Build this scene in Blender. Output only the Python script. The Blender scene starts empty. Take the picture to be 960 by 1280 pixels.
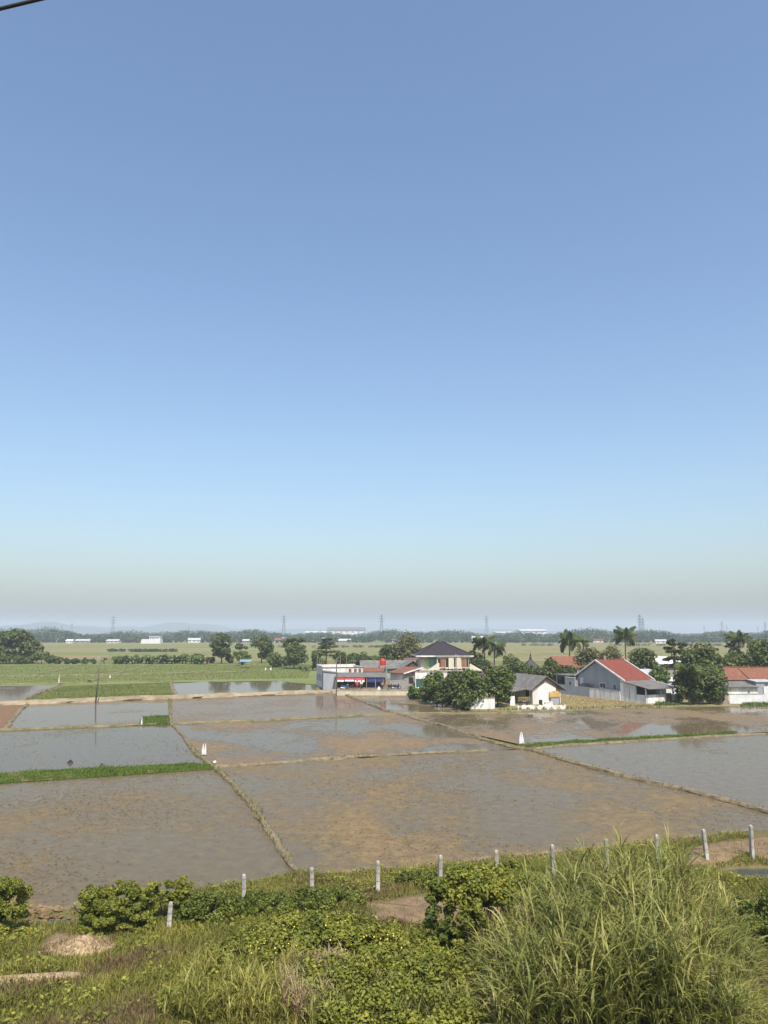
import bpy, math, random
import numpy as np
from mathutils import Vector
R = math.radians
scene = bpy.context.scene
COL = scene.collection

# ------------------------------------------------------------------ camera, sky, sun, exposure
CAM_H, FPX, PITCH = 11.0, 961.0, R(8.87)
cam_data = bpy.data.cameras.new('camera')
cam_data.sensor_fit = 'VERTICAL'; cam_data.sensor_height = 24.0; cam_data.sensor_width = 18.0
cam_data.lens = 24.0 * FPX / 1280.0
cam_data.clip_start = 0.1; cam_data.clip_end = 20000
cam = bpy.data.objects.new('camera', cam_data); COL.objects.link(cam)
cam.location = (0, 0, CAM_H); cam.rotation_euler = (R(90) + PITCH, 0, 0)
scene.camera = cam

SUN_AZ, SUN_EL = R(164), R(56)         # azimuth clockwise from the view direction (+Y)
world = bpy.data.worlds.new('World'); scene.world = world; world.use_nodes = True
wn = world.node_tree.nodes; wl = world.node_tree.links; wn.clear()
sky = wn.new('ShaderNodeTexSky'); sky.sky_type = 'NISHITA'; sky.sun_disc = False
sky.sun_elevation = SUN_EL; sky.sun_rotation = SUN_AZ
sky.altitude = 0; sky.air_density = 1.25; sky.dust_density = 2.6; sky.ozone_density = 4.0
bg = wn.new('ShaderNodeBackground'); bg.inputs['Strength'].default_value = 0.106
wo = wn.new('ShaderNodeOutputWorld')
wl.new(sky.outputs[0], bg.inputs[0]); wl.new(bg.outputs[0], wo.inputs[0])
sd = Vector((math.sin(SUN_AZ) * math.cos(SUN_EL), math.cos(SUN_AZ) * math.cos(SUN_EL), math.sin(SUN_EL)))
sun_data = bpy.data.lights.new('sun', 'SUN'); sun_data.energy = 3.6; sun_data.angle = R(0.53); sun_data.color = (1.0, 0.95, 0.87)
sun = bpy.data.objects.new('sun', sun_data); COL.objects.link(sun)
sun.rotation_euler = (-sd).to_track_quat('-Z', 'Y').to_euler()
scene.view_settings.view_transform = 'Standard'; scene.view_settings.look = 'None'
scene.view_settings.exposure = 0.85; scene.view_settings.gamma = 1.0
scene.view_settings.use_curve_mapping = False
scene.render.engine = 'CYCLES'
scene.cycles.max_bounces = 6; scene.cycles.diffuse_bounces = 3; scene.cycles.glossy_bounces = 3
scene.cycles.transmission_bounces = 3; scene.cycles.volume_bounces = 0; scene.cycles.transparent_max_bounces = 6
scene.cycles.use_denoising = True

# ------------------------------------------------------------------ layout helpers
ca, sa = math.cos(PITCH), math.sin(PITCH)
def ray(u, v):
    x = (u - 480.0) / FPX; y = -(v - 640.0) / FPX
    return x, ca - y * sa, sa + y * ca
def G(u, v, z=0.0):                    # ground point seen at a place of the photograph
    d = ray(u, v); t = (z - CAM_H) / d[2]
    return np.array([d[0] * t, d[1] * t, z])
def XZ(u, v, Y):                       # point at distance Y
    d = ray(u, v); t = Y / d[1]
    return d[0] * t, CAM_H + d[2] * t
def S(r, g, b):                        # sRGB 0-255 to linear
    f = lambda c: (c / 255 / 12.92) if c < 10.3 else ((c / 255 + 0.055) / 1.055) ** 2.4
    return (f(r), f(g), f(b))

# ------------------------------------------------------------------ mesh builder
def nrm(a): return a / np.maximum(np.linalg.norm(a, axis=-1, keepdims=True), 1e-9)
class MB:
    def __init__(s): s.v = []; s.f = {}; s.n = 0
    def add(s, v, f):
        v = np.asarray(v, float).reshape(-1, 3); s.v.append(v)
        if isinstance(f, np.ndarray): s.f.setdefault(f.shape[1], []).append(f + s.n)
        else:
            for q in f: s.f.setdefault(len(q), []).append(np.array([q]) + s.n)
        s.n += len(v); return s
    def box(s, x0, x1, y0, y1, z0, z1):
        v = [(x, y, z) for z in (z0, z1) for y in (y0, y1) for x in (x0, x1)]
        return s.add(v, [(0, 2, 3, 1), (4, 5, 7, 6), (0, 1, 5, 4), (2, 6, 7, 3), (0, 4, 6, 2), (1, 3, 7, 5)])
    def ext(s, pts, vec):              # polygon pushed along a vector
        p = np.asarray(pts, float); n = len(p); q = p + np.asarray(vec, float)
        f = [tuple(range(n))[::-1], tuple(range(n, 2 * n))] + [(i, (i + 1) % n, n + (i + 1) % n, n + i) for i in range(n)]
        return s.add(np.vstack([p, q]), f)
    def tube(s, pts, rad, n=6, cap=True):
        p = np.asarray(pts, float); k = len(p)
        rad = np.full(k, rad) if np.isscalar(rad) else np.asarray(rad, float)
        t = nrm(np.gradient(p, axis=0))
        ref = np.array([0, 0, 1.0]) if abs(t[0][2]) < 0.9 else np.array([1.0, 0, 0])
        a = nrm(np.cross(t, ref)); b = np.cross(t, a)
        an = np.arange(n) / n * 2 * math.pi
        v = p[:, None] + rad[:, None, None] * (np.cos(an)[None, :, None] * a[:, None] + np.sin(an)[None, :, None] * b[:, None])
        f = [(i * n + j, i * n + (j + 1) % n, (i + 1) * n + (j + 1) % n, (i + 1) * n + j) for i in range(k - 1) for j in range(n)]
        if cap: f += [tuple(range(n))[::-1], tuple(range((k - 1) * n, k * n))]
        return s.add(v.reshape(-1, 3), f)
    def lathe(s, c, prof, n=14):       # profile of (radius, z)
        an = np.arange(n) / n * 2 * math.pi; v = []
        for r, z in prof: v += [(c[0] + r * math.cos(t), c[1] + r * math.sin(t), c[2] + z) for t in an]
        k = len(prof)
        f = [(i * n + j, i * n + (j + 1) % n, (i + 1) * n + (j + 1) % n, (i + 1) * n + j) for i in range(k - 1) for j in range(n)]
        f += [tuple(range(n))[::-1], tuple(range((k - 1) * n, k * n))]
        return s.add(v, f)
    def ring(s, c, r, w, n=16, axis='x'):   # torus
        v = []; m = 6
        for i in range(n):
            t = i / n * 2 * math.pi
            for j in range(m):
                p = j / m * 2 * math.pi; rr = r + w * math.cos(p); o = w * math.sin(p)
                q = (rr * math.cos(t), rr * math.sin(t))
                v.append((c[0] + q[0], c[1] + o, c[2] + q[1]) if axis == 'y' else (c[0] + o, c[1] + q[0], c[2] + q[1]))
        f = [(i * m + j, ((i + 1) % n) * m + j, ((i + 1) % n) * m + (j + 1) % m, i * m + (j + 1) % m) for i in range(n) for j in range(m)]
        return s.add(v, f)
    def mesh(s, name, smooth=False):
        me = bpy.data.meshes.new(name); v = np.vstack(s.v)
        idx = []; tot = []
        for k, fl in s.f.items():
            a = np.vstack(fl); idx.append(a.ravel()); tot.append(np.full(len(a), k))
        idx = np.concatenate(idx).astype(np.int32); tot = np.concatenate(tot).astype(np.int32)
        me.vertices.add(len(v)); me.vertices.foreach_set('co', v.ravel())
        me.loops.add(len(idx)); me.loops.foreach_set('vertex_index', idx)
        me.polygons.add(len(tot)); st = np.concatenate([[0], np.cumsum(tot)[:-1]]).astype(np.int32)
        me.polygons.foreach_set('loop_start', st); me.polygons.foreach_set('loop_total', tot)
        me.polygons.foreach_set('use_smooth', np.full(len(tot), bool(smooth)))
        me.update(calc_edges=True); me.validate()
        return me
    def build(s, name, mat, parent=None, smooth=False):
        return link(name, s.mesh(name, smooth), mat, parent)
def link(name, me, mat, parent=None):
    if mat is not None and not me.materials: me.materials.append(mat)
    o = bpy.data.objects.new(name, me); COL.objects.link(o)
    if parent is not None: o.parent = parent
    return o
def tag(o, label, cat, group=None, kind=None):
    o['label'] = label; o['category'] = cat
    if group: o['group'] = group
    if kind: o['kind'] = kind
    return o
def thing(name, label, cat, loc=(0, 0, 0), rz=0.0, group=None):
    o = bpy.data.objects.new(name, None); COL.objects.link(o); o.empty_display_size = 0.3
    o.location = [float(c) for c in loc]; o.rotation_euler = (0, 0, rz)
    return tag(o, label, cat, group)
def struct(o, label=None):
    o['kind'] = 'structure'
    if label: o['label'] = label
    return o
def stuff(o, label, cat=None):
    o['kind'] = 'stuff'; o['label'] = label
    if cat: o['category'] = cat
    return o

# ------------------------------------------------------------------ materials
def nodes(name):
    m = bpy.data.materials.new(name); m.use_nodes = True
    nt = m.node_tree; b = nt.nodes['Principled BSDF']; return m, nt, b
def N(nt, t, **k):
    n = nt.nodes.new(t)
    for a, v in k.items(): setattr(n, a, v)
    return n
def noise(nt, vec, scale, detail=4, rough=0.6):
    n = N(nt, 'ShaderNodeTexNoise'); n.inputs['Scale'].default_value = scale
    n.inputs['Detail'].default_value = detail; n.inputs['Roughness'].default_value = rough
    nt.links.new(vec, n.inputs['Vector']); return n.outputs['Fac']
def ramp(nt, fac, *stops):
    r = N(nt, 'ShaderNodeValToRGB'); e = r.color_ramp.elements
    while len(e) < len(stops): e.new(0.5)
    for i, (p, c) in enumerate(stops):
        e[i].position = p; e[i].color = (c, c, c, 1) if np.isscalar(c) else (*c, 1)
    nt.links.new(fac, r.inputs[0]); return r.outputs[0]
def mixc(nt, fac, a, b):
    m = N(nt, 'ShaderNodeMix', data_type='RGBA')
    for s, v in ((0, fac), (6, a), (7, b)):
        if hasattr(v, 'node'): nt.links.new(v, m.inputs[s])
        elif s == 0: m.inputs[0].default_value = v
        else: m.inputs[s].default_value = (*v, 1)
    return m.outputs[2]
def objvec(nt, scale=None, rotz=0.0):
    tc = N(nt, 'ShaderNodeTexCoord')
    if scale is None: return tc.outputs['Object']
    mp = N(nt, 'ShaderNodeMapping'); mp.inputs['Scale'].default_value = scale; mp.inputs['Rotation'].default_value = (0, 0, rotz)
    nt.links.new(tc.outputs['Object'], mp.inputs[0]); return mp.outputs[0]
def bump(nt, b, h, strength=0.3, dist=0.02):
    n = N(nt, 'ShaderNodeBump'); n.inputs['Strength'].default_value = strength; n.inputs['Distance'].default_value = dist
    nt.links.new(h, n.inputs['Height']); nt.links.new(n.outputs[0], b.inputs['Normal'])
def plain(name, c1, c2=None, scale=1.5, rough=0.75, streak=False, bp=0.0, spec=0.3, metal=0.0):
    m, nt, b = nodes(name); v = objvec(nt, (1, 1, 0.18) if streak else None)
    c2 = c2 or tuple(x * 0.7 for x in c1)
    f = noise(nt, v, scale, 6, 0.65)
    nt.links.new(ramp(nt, f, (0.36, c2), (0.62, c1)), b.inputs['Base Color'])
    b.inputs['Roughness'].default_value = rough; b.inputs['Specular IOR Level'].default_value = spec; b.inputs['Metallic'].default_value = metal
    if bp: bump(nt, b, noise(nt, objvec(nt), scale * 6, 3), bp, 0.03)
    return m
def corrugated(name, c1, c2, pitch=0.2, axis=0, rough=0.6):
    m, nt, b = nodes(name)
    f = noise(nt, objvec(nt), 0.9, 6, 0.7)
    nt.links.new(ramp(nt, f, (0.35, c2), (0.65, c1)), b.inputs['Base Color'])
    w = N(nt, 'ShaderNodeTexWave', wave_type='BANDS', bands_direction='XYZ'[axis]); w.inputs['Scale'].default_value = 0.3 / pitch
    nt.links.new(objvec(nt), w.inputs['Vector']); bump(nt, b, w.outputs['Fac'], 0.6, 0.04)
    b.inputs['Roughness'].default_value = rough
    return m
def leafmat(name, *cols, trans=0.25, rough=0.55, scale=0.5):
    m, nt, b = nodes(name)
    g = N(nt, 'ShaderNodeNewGeometry'); f = noise(nt, objvec(nt), scale, 3)
    k = N(nt, 'ShaderNodeMath', operation='MULTIPLY_ADD'); nt.links.new(g.outputs['Random Per Island'], k.inputs[0]); k.inputs[1].default_value = 0.6
    k2 = N(nt, 'ShaderNodeMath', operation='MULTIPLY_ADD'); nt.links.new(f, k2.inputs[0]); k2.inputs[1].default_value = 1.4; k2.inputs[2].default_value = -0.5
    nt.links.new(k2.outputs[0], k.inputs[2])
    n = len(cols); c = ramp(nt, k.outputs[0], *[(i / max(n - 1, 1) * 0.9 + 0.05, cc) for i, cc in enumerate(cols)])
    nt.links.new(c, b.inputs['Base Color']); b.inputs['Roughness'].default_value = rough; b.inputs['Specular IOR Level'].default_value = 0.3
    t = N(nt, 'ShaderNodeBsdfTranslucent'); nt.links.new(c, t.inputs[0])
    mx = N(nt, 'ShaderNodeMixShader'); mx.inputs[0].default_value = trans
    nt.links.new(b.outputs[0], mx.inputs[1]); nt.links.new(t.outputs[0], mx.inputs[2])
    nt.links.new(mx.outputs[0], nt.nodes['Material Output'].inputs['Surface'])
    return m
def paddymat(name, mud, wetc, lo, hi, rough_wet=0.12, ang=0.0, seed=0.0, ripple=0.12, clods=0.5, film=0.5):
    """shallow water over mud: where the mud breaks the surface it is rough, elsewhere it mirrors the sky"""
    m, nt, b = nodes(name)
    v = objvec(nt, (0.12, 0.085, 1), ang)
    mp = N(nt, 'ShaderNodeMapping'); mp.inputs['Location'].default_value = (seed, seed * 1.7, seed); nt.links.new(v, mp.inputs[0])
    big = noise(nt, mp.outputs[0], 1.0, 5, 0.62)
    fine = noise(nt, objvec(nt, (1.3, 1.0, 1), ang), 1.0, 8, 0.75)
    mixf = N(nt, 'ShaderNodeMath', operation='MULTIPLY_ADD'); nt.links.new(fine, mixf.inputs[0]); mixf.inputs[1].default_value = clods
    sub = N(nt, 'ShaderNodeMath', operation='SUBTRACT'); nt.links.new(big, sub.inputs[0]); sub.inputs[1].default_value = clods * 0.5
    nt.links.new(sub.outputs[0], mixf.inputs[2])
    dry = ramp(nt, mixf.outputs[0], (lo, 0.0), (hi, 1.0))
    tone = noise(nt, objvec(nt, (1.5, 1.3, 1), ang), 1.0, 8, 0.78)
    mudc = mixc(nt, ramp(nt, tone, (0.35, 0.0), (0.65, 1.0)), tuple(c * 0.68 for c in mud), tuple(min(1, c * 1.22) for c in mud))
    wc = mixc(nt, ramp(nt, tone, (0.35, 0.0), (0.65, 1.0)), tuple(c * 0.76 for c in wetc), tuple(c * 1.16 for c in wetc))
    nt.links.new(mixc(nt, dry, wc, mudc), b.inputs['Base Color'])
    nt.links.new(ramp(nt, dry, (0.0, rough_wet), (1.0, 0.6)), b.inputs['Roughness'])
    b.inputs['IOR'].default_value = 1.33
    h = N(nt, 'ShaderNodeMath', operation='MULTIPLY'); nt.links.new(fine, h.inputs[0])
    hh = N(nt, 'ShaderNodeMath', operation='MULTIPLY_ADD'); nt.links.new(dry, hh.inputs[0]); hh.inputs[1].default_value = 1.0; hh.inputs[2].default_value = ripple
    nt.links.new(hh.outputs[0], h.inputs[1]); bump(nt, b, h.outputs[0], 0.5, 0.06)
    df = N(nt, 'ShaderNodeBsdfDiffuse'); nt.links.new(b.inputs['Base Color'].links[0].from_socket, df.inputs[0]); nt.links.new(b.inputs['Normal'].links[0].from_socket, df.inputs['Normal'])
    grit = noise(nt, objvec(nt, (3.4, 3.0, 1), ang), 1.0, 6, 0.8)
    fm = ramp(nt, grit, (0.35, min(1.0, film + 0.14)), (0.65, max(0.0, film - 0.14)))
    mx = N(nt, 'ShaderNodeMixShader'); nt.links.new(fm, mx.inputs[0]); nt.links.new(df.outputs[0], mx.inputs[1]); nt.links.new(b.outputs[0], mx.inputs[2])
    nt.links.new(mx.outputs[0], nt.nodes['Material Output'].inputs['Surface'])
    return m
def fieldmat(name, c1, c2, c3, ang=0.0, sc=(0.01, 0.05, 1), fine=(0.3, 1.2, 1)):
    m, nt, b = nodes(name)
    a = noise(nt, objvec(nt, sc, ang), 1.0, 5, 0.6); d = noise(nt, objvec(nt, fine, ang), 1.0, 6, 0.7)
    c = mixc(nt, ramp(nt, a, (0.38, 0.0), (0.62, 1.0)), c1, c2)
    nt.links.new(mixc(nt, ramp(nt, d, (0.45, 0.0), (0.72, 0.85)), c, c3), b.inputs['Base Color'])
    b.inputs['Roughness'].default_value = 0.9; b.inputs['Specular IOR Level'].default_value = 0.1
    bump(nt, b, d, 0.5, 0.15)
    return m

M = {}
M['ground'] = fieldmat('ground_soil', (0.15, 0.125, 0.06), (0.11, 0.13, 0.04), (0.20, 0.155, 0.085), sc=(0.05, 0.08, 1))
M['far_green'] = fieldmat('field_green', (0.13, 0.15, 0.045), (0.19, 0.185, 0.07), (0.15, 0.14, 0.05), sc=(0.004, 0.03, 1), fine=(0.04, 0.3, 1))
M['far_tan'] = fieldmat('field_tan', (0.225, 0.165, 0.092), (0.185, 0.155, 0.07), (0.21, 0.14, 0.085), sc=(0.004, 0.03, 1), fine=(0.04, 0.3, 1))
M['rice'] = fieldmat('rice_field_floor', (0.125, 0.155, 0.045), (0.155, 0.178, 0.06), (0.15, 0.15, 0.07), sc=(0.03, 0.1, 1))
M['dry_grass'] = fieldmat('dry_grass_ground', (0.24, 0.185, 0.085), (0.20, 0.18, 0.07), (0.17, 0.15, 0.06), sc=(0.1, 0.2, 1))
M['earth'] = plain('bund_earth', (0.205, 0.160, 0.098), (0.095, 0.076, 0.042), 1.6, 0.95, bp=0.6)
M['earth_grass'] = plain('bund_earth_grassy', (0.19, 0.155, 0.085), (0.085, 0.088, 0.028), 0.8, 0.95, bp=0.6)
M['road'] = plain('road_earth', (0.28, 0.23, 0.15), (0.17, 0.125, 0.072), 0.5, 0.95, bp=0.5)
M['bank'] = fieldmat('bank_soil', (0.13, 0.10, 0.05), (0.08, 0.085, 0.025), (0.17, 0.12, 0.065), sc=(0.3, 0.4, 1), fine=(2.5, 3, 1))
M['soil'] = plain('bare_soil', (0.20, 0.138, 0.075), (0.12, 0.08, 0.043), 2.2, 0.95, bp=0.8)
M['clod'] = plain('wet_clod', (0.13, 0.095, 0.055), (0.085, 0.062, 0.036), 3, 0.8)
M['straw'] = plain('straw_heap', (0.42, 0.31, 0.19), (0.26, 0.18, 0.10), 5, 0.95, bp=0.9)
M['concrete'] = plain('weathered_concrete', (0.36, 0.34, 0.30), (0.22, 0.205, 0.175), 1.8, 0.85, True, 0.2)
M['post'] = plain('post_concrete', (0.46, 0.44, 0.39), (0.19, 0.175, 0.14), 4.0, 0.85, True, 0.2)
M['grey_plaster'] = plain('grey_plaster', (0.30, 0.32, 0.345), (0.24, 0.25, 0.265), 0.7, 0.85, True)
M['dirty_white'] = plain('dirty_white_plaster', (0.78, 0.76, 0.72), (0.42, 0.39, 0.34), 0.9, 0.85, True)
M['white'] = plain('white_paint', (0.66, 0.64, 0.60), (0.45, 0.42, 0.37), 0.8, 0.8, True)
M['clean_white'] = plain('clean_white_paint', (0.60, 0.60, 0.59), (0.46, 0.46, 0.45), 1.0, 0.7)
M['cream'] = plain('cream_paint', (0.55, 0.51, 0.38), (0.44, 0.40, 0.29), 0.8, 0.75, True)
M['retaining'] = plain('cream_render', (0.50, 0.44, 0.31), (0.36, 0.31, 0.21), 0.8, 0.85, True)
M['lime'] = plain('lime_paint', (0.30, 0.48, 0.08), (0.25, 0.4, 0.07), 1.0, 0.7)
M['teal'] = plain('teal_paint', (0.20, 0.36, 0.30), (0.15, 0.28, 0.23), 1.0, 0.75)
M['block'] = plain('bare_block_wall', (0.30, 0.28, 0.25), (0.18, 0.165, 0.145), 2.5, 0.9, bp=0.3)
M['brown_wall'] = plain('streaked_brown_wall', (0.27, 0.21, 0.16), (0.17, 0.13, 0.10), 1.4, 0.9, True)
M['dark_roof'] = plain('dark_tile_roof', (0.036, 0.028, 0.03), (0.022, 0.018, 0.02), 1.5, 0.6, bp=0.4)
M['red_roof'] = plain('red_tile_roof', (0.205, 0.052, 0.028), (0.105, 0.032, 0.02), 3.2, 0.7, bp=0.5)
M['orange_roof'] = plain('weathered_orange_tile', (0.235, 0.095, 0.050), (0.095, 0.045, 0.03), 3.4, 0.8, bp=0.5)
M['brown_tile'] = plain('brown_roof_tile', (0.12, 0.065, 0.05), (0.075, 0.045, 0.036), 2.0, 0.8, bp=0.4)
M['grey_roof'] = corrugated('grey_fibre_roof', (0.165, 0.152, 0.135), (0.09, 0.083, 0.072), 0.25, 0, 0.85)
M['grey_roof_y'] = corrugated('grey_fibre_roof_b', (0.165, 0.152, 0.135), (0.09, 0.083, 0.072), 0.25, 1, 0.85)
M['tin'] = corrugated('galvanised_sheet', (0.42, 0.42, 0.43), (0.31, 0.31, 0.32), 0.3, 0, 0.6)
M['white_roof'] = plain('white_sheet_roof', (0.62, 0.62, 0.61), (0.48, 0.48, 0.47), 0.5, 0.5)
M['wood_door'] = plain('brown_wood', (0.26, 0.12, 0.065), (0.17, 0.075, 0.04), 3, 0.6, True)
M['dark_wood'] = plain('dark_wood', (0.10, 0.075, 0.055), (0.06, 0.045, 0.035), 3, 0.8, True)
M['bamboo'] = plain('dry_bamboo', (0.33, 0.27, 0.17), (0.20, 0.16, 0.10), 3, 0.8)
M['dark_interior'] = plain('dark_goods', (0.035, 0.032, 0.03), (0.02, 0.02, 0.02), 2, 0.9)
M['red_cloth'] = plain('red_canvas', (0.33, 0.04, 0.035), (0.24, 0.03, 0.03), 2, 0.8)
M['white_cloth'] = plain('white_canvas', (0.78, 0.74, 0.72), (0.65, 0.60, 0.58), 2, 0.8)
M['navy_cloth'] = plain('navy_banner', (0.035, 0.04, 0.14), (0.025, 0.03, 0.10), 2, 0.7)
M['yellow_cloth'] = plain('yellow_tarpaulin', (0.36, 0.23, 0.065), (0.25, 0.155, 0.045), 2, 0.7)
M['green_net'] = plain('dark_green_netting', (0.03, 0.10, 0.075), (0.02, 0.07, 0.05), 2, 0.8)
M['tank_red'] = plain('red_plastic', (0.42, 0.038, 0.02), (0.34, 0.03, 0.016), 1, 0.4)
M['blue_sheet'] = plain('blue_grey_sheet', (0.16, 0.26, 0.33), (0.12, 0.20, 0.26), 1, 0.6)
M['steel'] = plain('dull_steel', (0.17, 0.165, 0.16), (0.10, 0.10, 0.095), 2, 0.6, metal=0.3)
M['pole'] = plain('old_pole', (0.13, 0.115, 0.095), (0.08, 0.07, 0.06), 3, 0.85)
M['rubber'] = plain('black_rubber', (0.025, 0.025, 0.026), (0.018, 0.018, 0.018), 3, 0.85)
M['chrome'] = plain('bare_metal', (0.55, 0.55, 0.56), (0.45, 0.45, 0.46), 3, 0.3, metal=0.9)
M['bike_blue'] = plain('blue_bodywork', (0.05, 0.09, 0.22), (0.04, 0.07, 0.18), 3, 0.3)
M['bike_black'] = plain('black_bodywork', (0.03, 0.03, 0.032), (0.02, 0.02, 0.022), 3, 0.3)
M['skin'] = plain('skin', (0.28, 0.15, 0.09), (0.25, 0.13, 0.08), 3, 0.6)
M['hair'] = plain('black_hair', (0.015, 0.013, 0.012), (0.01, 0.01, 0.01), 5, 0.5)
M['seal'] = plain('black_window_rubber', (0.02, 0.02, 0.02), (0.015, 0.015, 0.015), 5, 0.5)
mg, ntg, bgl = nodes('window_glass'); bgl.inputs['Base Color'].default_value = (0.02, 0.022, 0.025, 1); bgl.inputs['Roughness'].default_value = 0.08
M['glass'] = mg
M['bark'] = plain('bark', (0.15, 0.115, 0.08), (0.085, 0.065, 0.045), 2, 0.95)
M['palm_bark'] = plain('palm_bark', (0.22, 0.18, 0.13), (0.13, 0.105, 0.075), 3, 0.95)
M['leaf_dark'] = leafmat('leaf_dark_green', (0.037, 0.056, 0.014), (0.073, 0.096, 0.021), (0.145, 0.164, 0.038))
M['leaf_mid'] = leafmat('leaf_mid_green', (0.049, 0.071, 0.014), (0.089, 0.121, 0.023), (0.162, 0.191, 0.039))
M['leaf_bright'] = leafmat('leaf_bright_green', (0.05, 0.085, 0.016), (0.09, 0.14, 0.026), (0.16, 0.21, 0.045))
M['leaf_olive'] = leafmat('leaf_olive', (0.074, 0.079, 0.026), (0.121, 0.125, 0.039), (0.203, 0.191, 0.065))
M['leaf_far'] = leafmat('leaf_far_wood', (0.03, 0.05, 0.02), (0.05, 0.075, 0.026), (0.08, 0.105, 0.04), scale=0.02)
M['leaf_palm'] = leafmat('leaf_palm', (0.062, 0.084, 0.025), (0.116, 0.152, 0.045), (0.217, 0.228, 0.083))
M['leaf_banana'] = leafmat('leaf_banana', (0.07, 0.11, 0.025), (0.13, 0.19, 0.045), (0.22, 0.26, 0.08), trans=0.35)
M['vine'] = leafmat('leaf_vine', (0.080, 0.097, 0.013), (0.167, 0.182, 0.022), (0.309, 0.293, 0.044), trans=0.3, scale=0.9)
M['vine_deep'] = leafmat('leaf_vine_deep', (0.056, 0.075, 0.012), (0.106, 0.134, 0.018), (0.197, 0.215, 0.034), trans=0.3, scale=0.9)
M['seedling'] = leafmat('leaf_seedling', (0.072, 0.125, 0.014), (0.108, 0.165, 0.022), (0.165, 0.215, 0.038), trans=0.35, scale=0.3)
M['rice_leaf'] = leafmat('leaf_rice', (0.116, 0.138, 0.031), (0.170, 0.189, 0.047), (0.233, 0.242, 0.072), trans=0.3, scale=0.06)
M['reed'] = leafmat('leaf_reed', (0.063, 0.081, 0.016), (0.134, 0.150, 0.029), (0.241, 0.237, 0.056), (0.369, 0.331, 0.108), trans=0.3, scale=0.7)
M['reed_dry'] = leafmat('leaf_reed_dry', (0.176, 0.110, 0.055), (0.330, 0.242, 0.121), (0.506, 0.418, 0.242), trans=0.25, scale=0.7)
M['reed_yellow'] = leafmat('leaf_reed_yellow', (0.12, 0.125, 0.022), (0.25, 0.235, 0.045), (0.42, 0.37, 0.10), trans=0.3, scale=0.7)
M['turf'] = leafmat('leaf_turf', (0.150, 0.111, 0.030), (0.137, 0.149, 0.023), (0.206, 0.202, 0.033), (0.313, 0.251, 0.060), trans=0.3, scale=0.45)
M['turf_red'] = leafmat('leaf_turf_brown', (0.10, 0.055, 0.03), (0.16, 0.10, 0.05), (0.17, 0.15, 0.055), trans=0.3, scale=0.5)
M['flower'] = plain('yellow_petals', (0.75, 0.62, 0.08), (0.70, 0.50, 0.05), 3, 0.6)
M['pale_flower'] = plain('pale_petals', (0.72, 0.68, 0.52), (0.60, 0.58, 0.40), 3, 0.6)

# ------------------------------------------------------------------ setting: ground, fields, paddies, bunds
rng = np.random.default_rng(7); random.seed(7)
def sheet(name, px, z, mat, label=None):
    p = np.array([G(u, v, 0)[:2] for u, v in px])
    b = MB(); b.add(np.c_[p, np.full(len(p), z)], [tuple(range(len(p)))])
    o = b.build(name, mat)
    if o.data.polygons[0].normal.z < 0: o.data.flip_normals()
    return struct(o, label)
b = MB(); g = 6800.0
b.add([(-g, -300, -0.12), (g, -300, -0.12), (g, 6800, -0.12), (-g, 6800, -0.12)], [(0, 1, 2, 3)])
struct(b.build('ground', M['ground']), 'brown and green earth stretching to the horizon')
# far open fields between the village and the far wood
def wsheet(name, pts, z, mat, label):
    b = MB(); b.add([(x, y, z) for x, y in pts], [tuple(range(len(pts)))]); return struct(b.build(name, mat), label)
wsheet('open_field', [(-700, 300), (700, 300), (1600, 1100), (-1600, 1100)], -0.06, M['far_green'], 'wide pale green rice plain before the far wood')
fr = [(-300, 318, -70, 366, 'far_tan'), (60, 330, 330, 380, 'far_tan'), (20, 420, 420, 452, 'far_tan'), (-420, 420, -110, 500, 'far_tan'), (110, 520, 520, 560, 'far_tan'), (-60, 540, 120, 600, 'far_tan'), (-180, 395, -20, 425, 'rice'), (-330, 560, -90, 640, 'rice'), (180, 455, 400, 500, 'rice'), (150, 640, 480, 700, 'far_tan'), (-560, 680, -160, 740, 'far_tan'), (-40, 345, 60, 372, 'rice')]
for k, (x0, y0, x1, y1, mm) in enumerate(fr):
    wsheet('stubble_field', [(x0, y0), (x1, y0 + 8), (x1 + 20, y1), (x0 - 15, y1 - 6)], -0.03 + k * 0.004, M[mm], 'tan stubble strip on the open plain')
for k, (y, x0, x1) in enumerate([(345, -300, 60), (395, -80, 420), (470, -420, 420), (610, -500, 560), (700, -600, 640)]):
    bb = MB(); xs = np.linspace(x0, x1, 40); yy = y + np.cumsum(rng.normal(0, 0.6, 40))
    for i in range(39):
        bb.add([(xs[i], yy[i] - 0.7, -0.05), (xs[i + 1], yy[i + 1] - 0.7, -0.05), (xs[i + 1], yy[i + 1], 0.3), (xs[i], yy[i], 0.3), (xs[i + 1], yy[i + 1] + .7, -0.05), (xs[i], yy[i] + .7, -0.05)], [(0, 1, 2, 3), (3, 2, 4, 5)])
    struct(bb.build('field_bund', M['earth_grass']), 'low grassy bund crossing the far plain')

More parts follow.
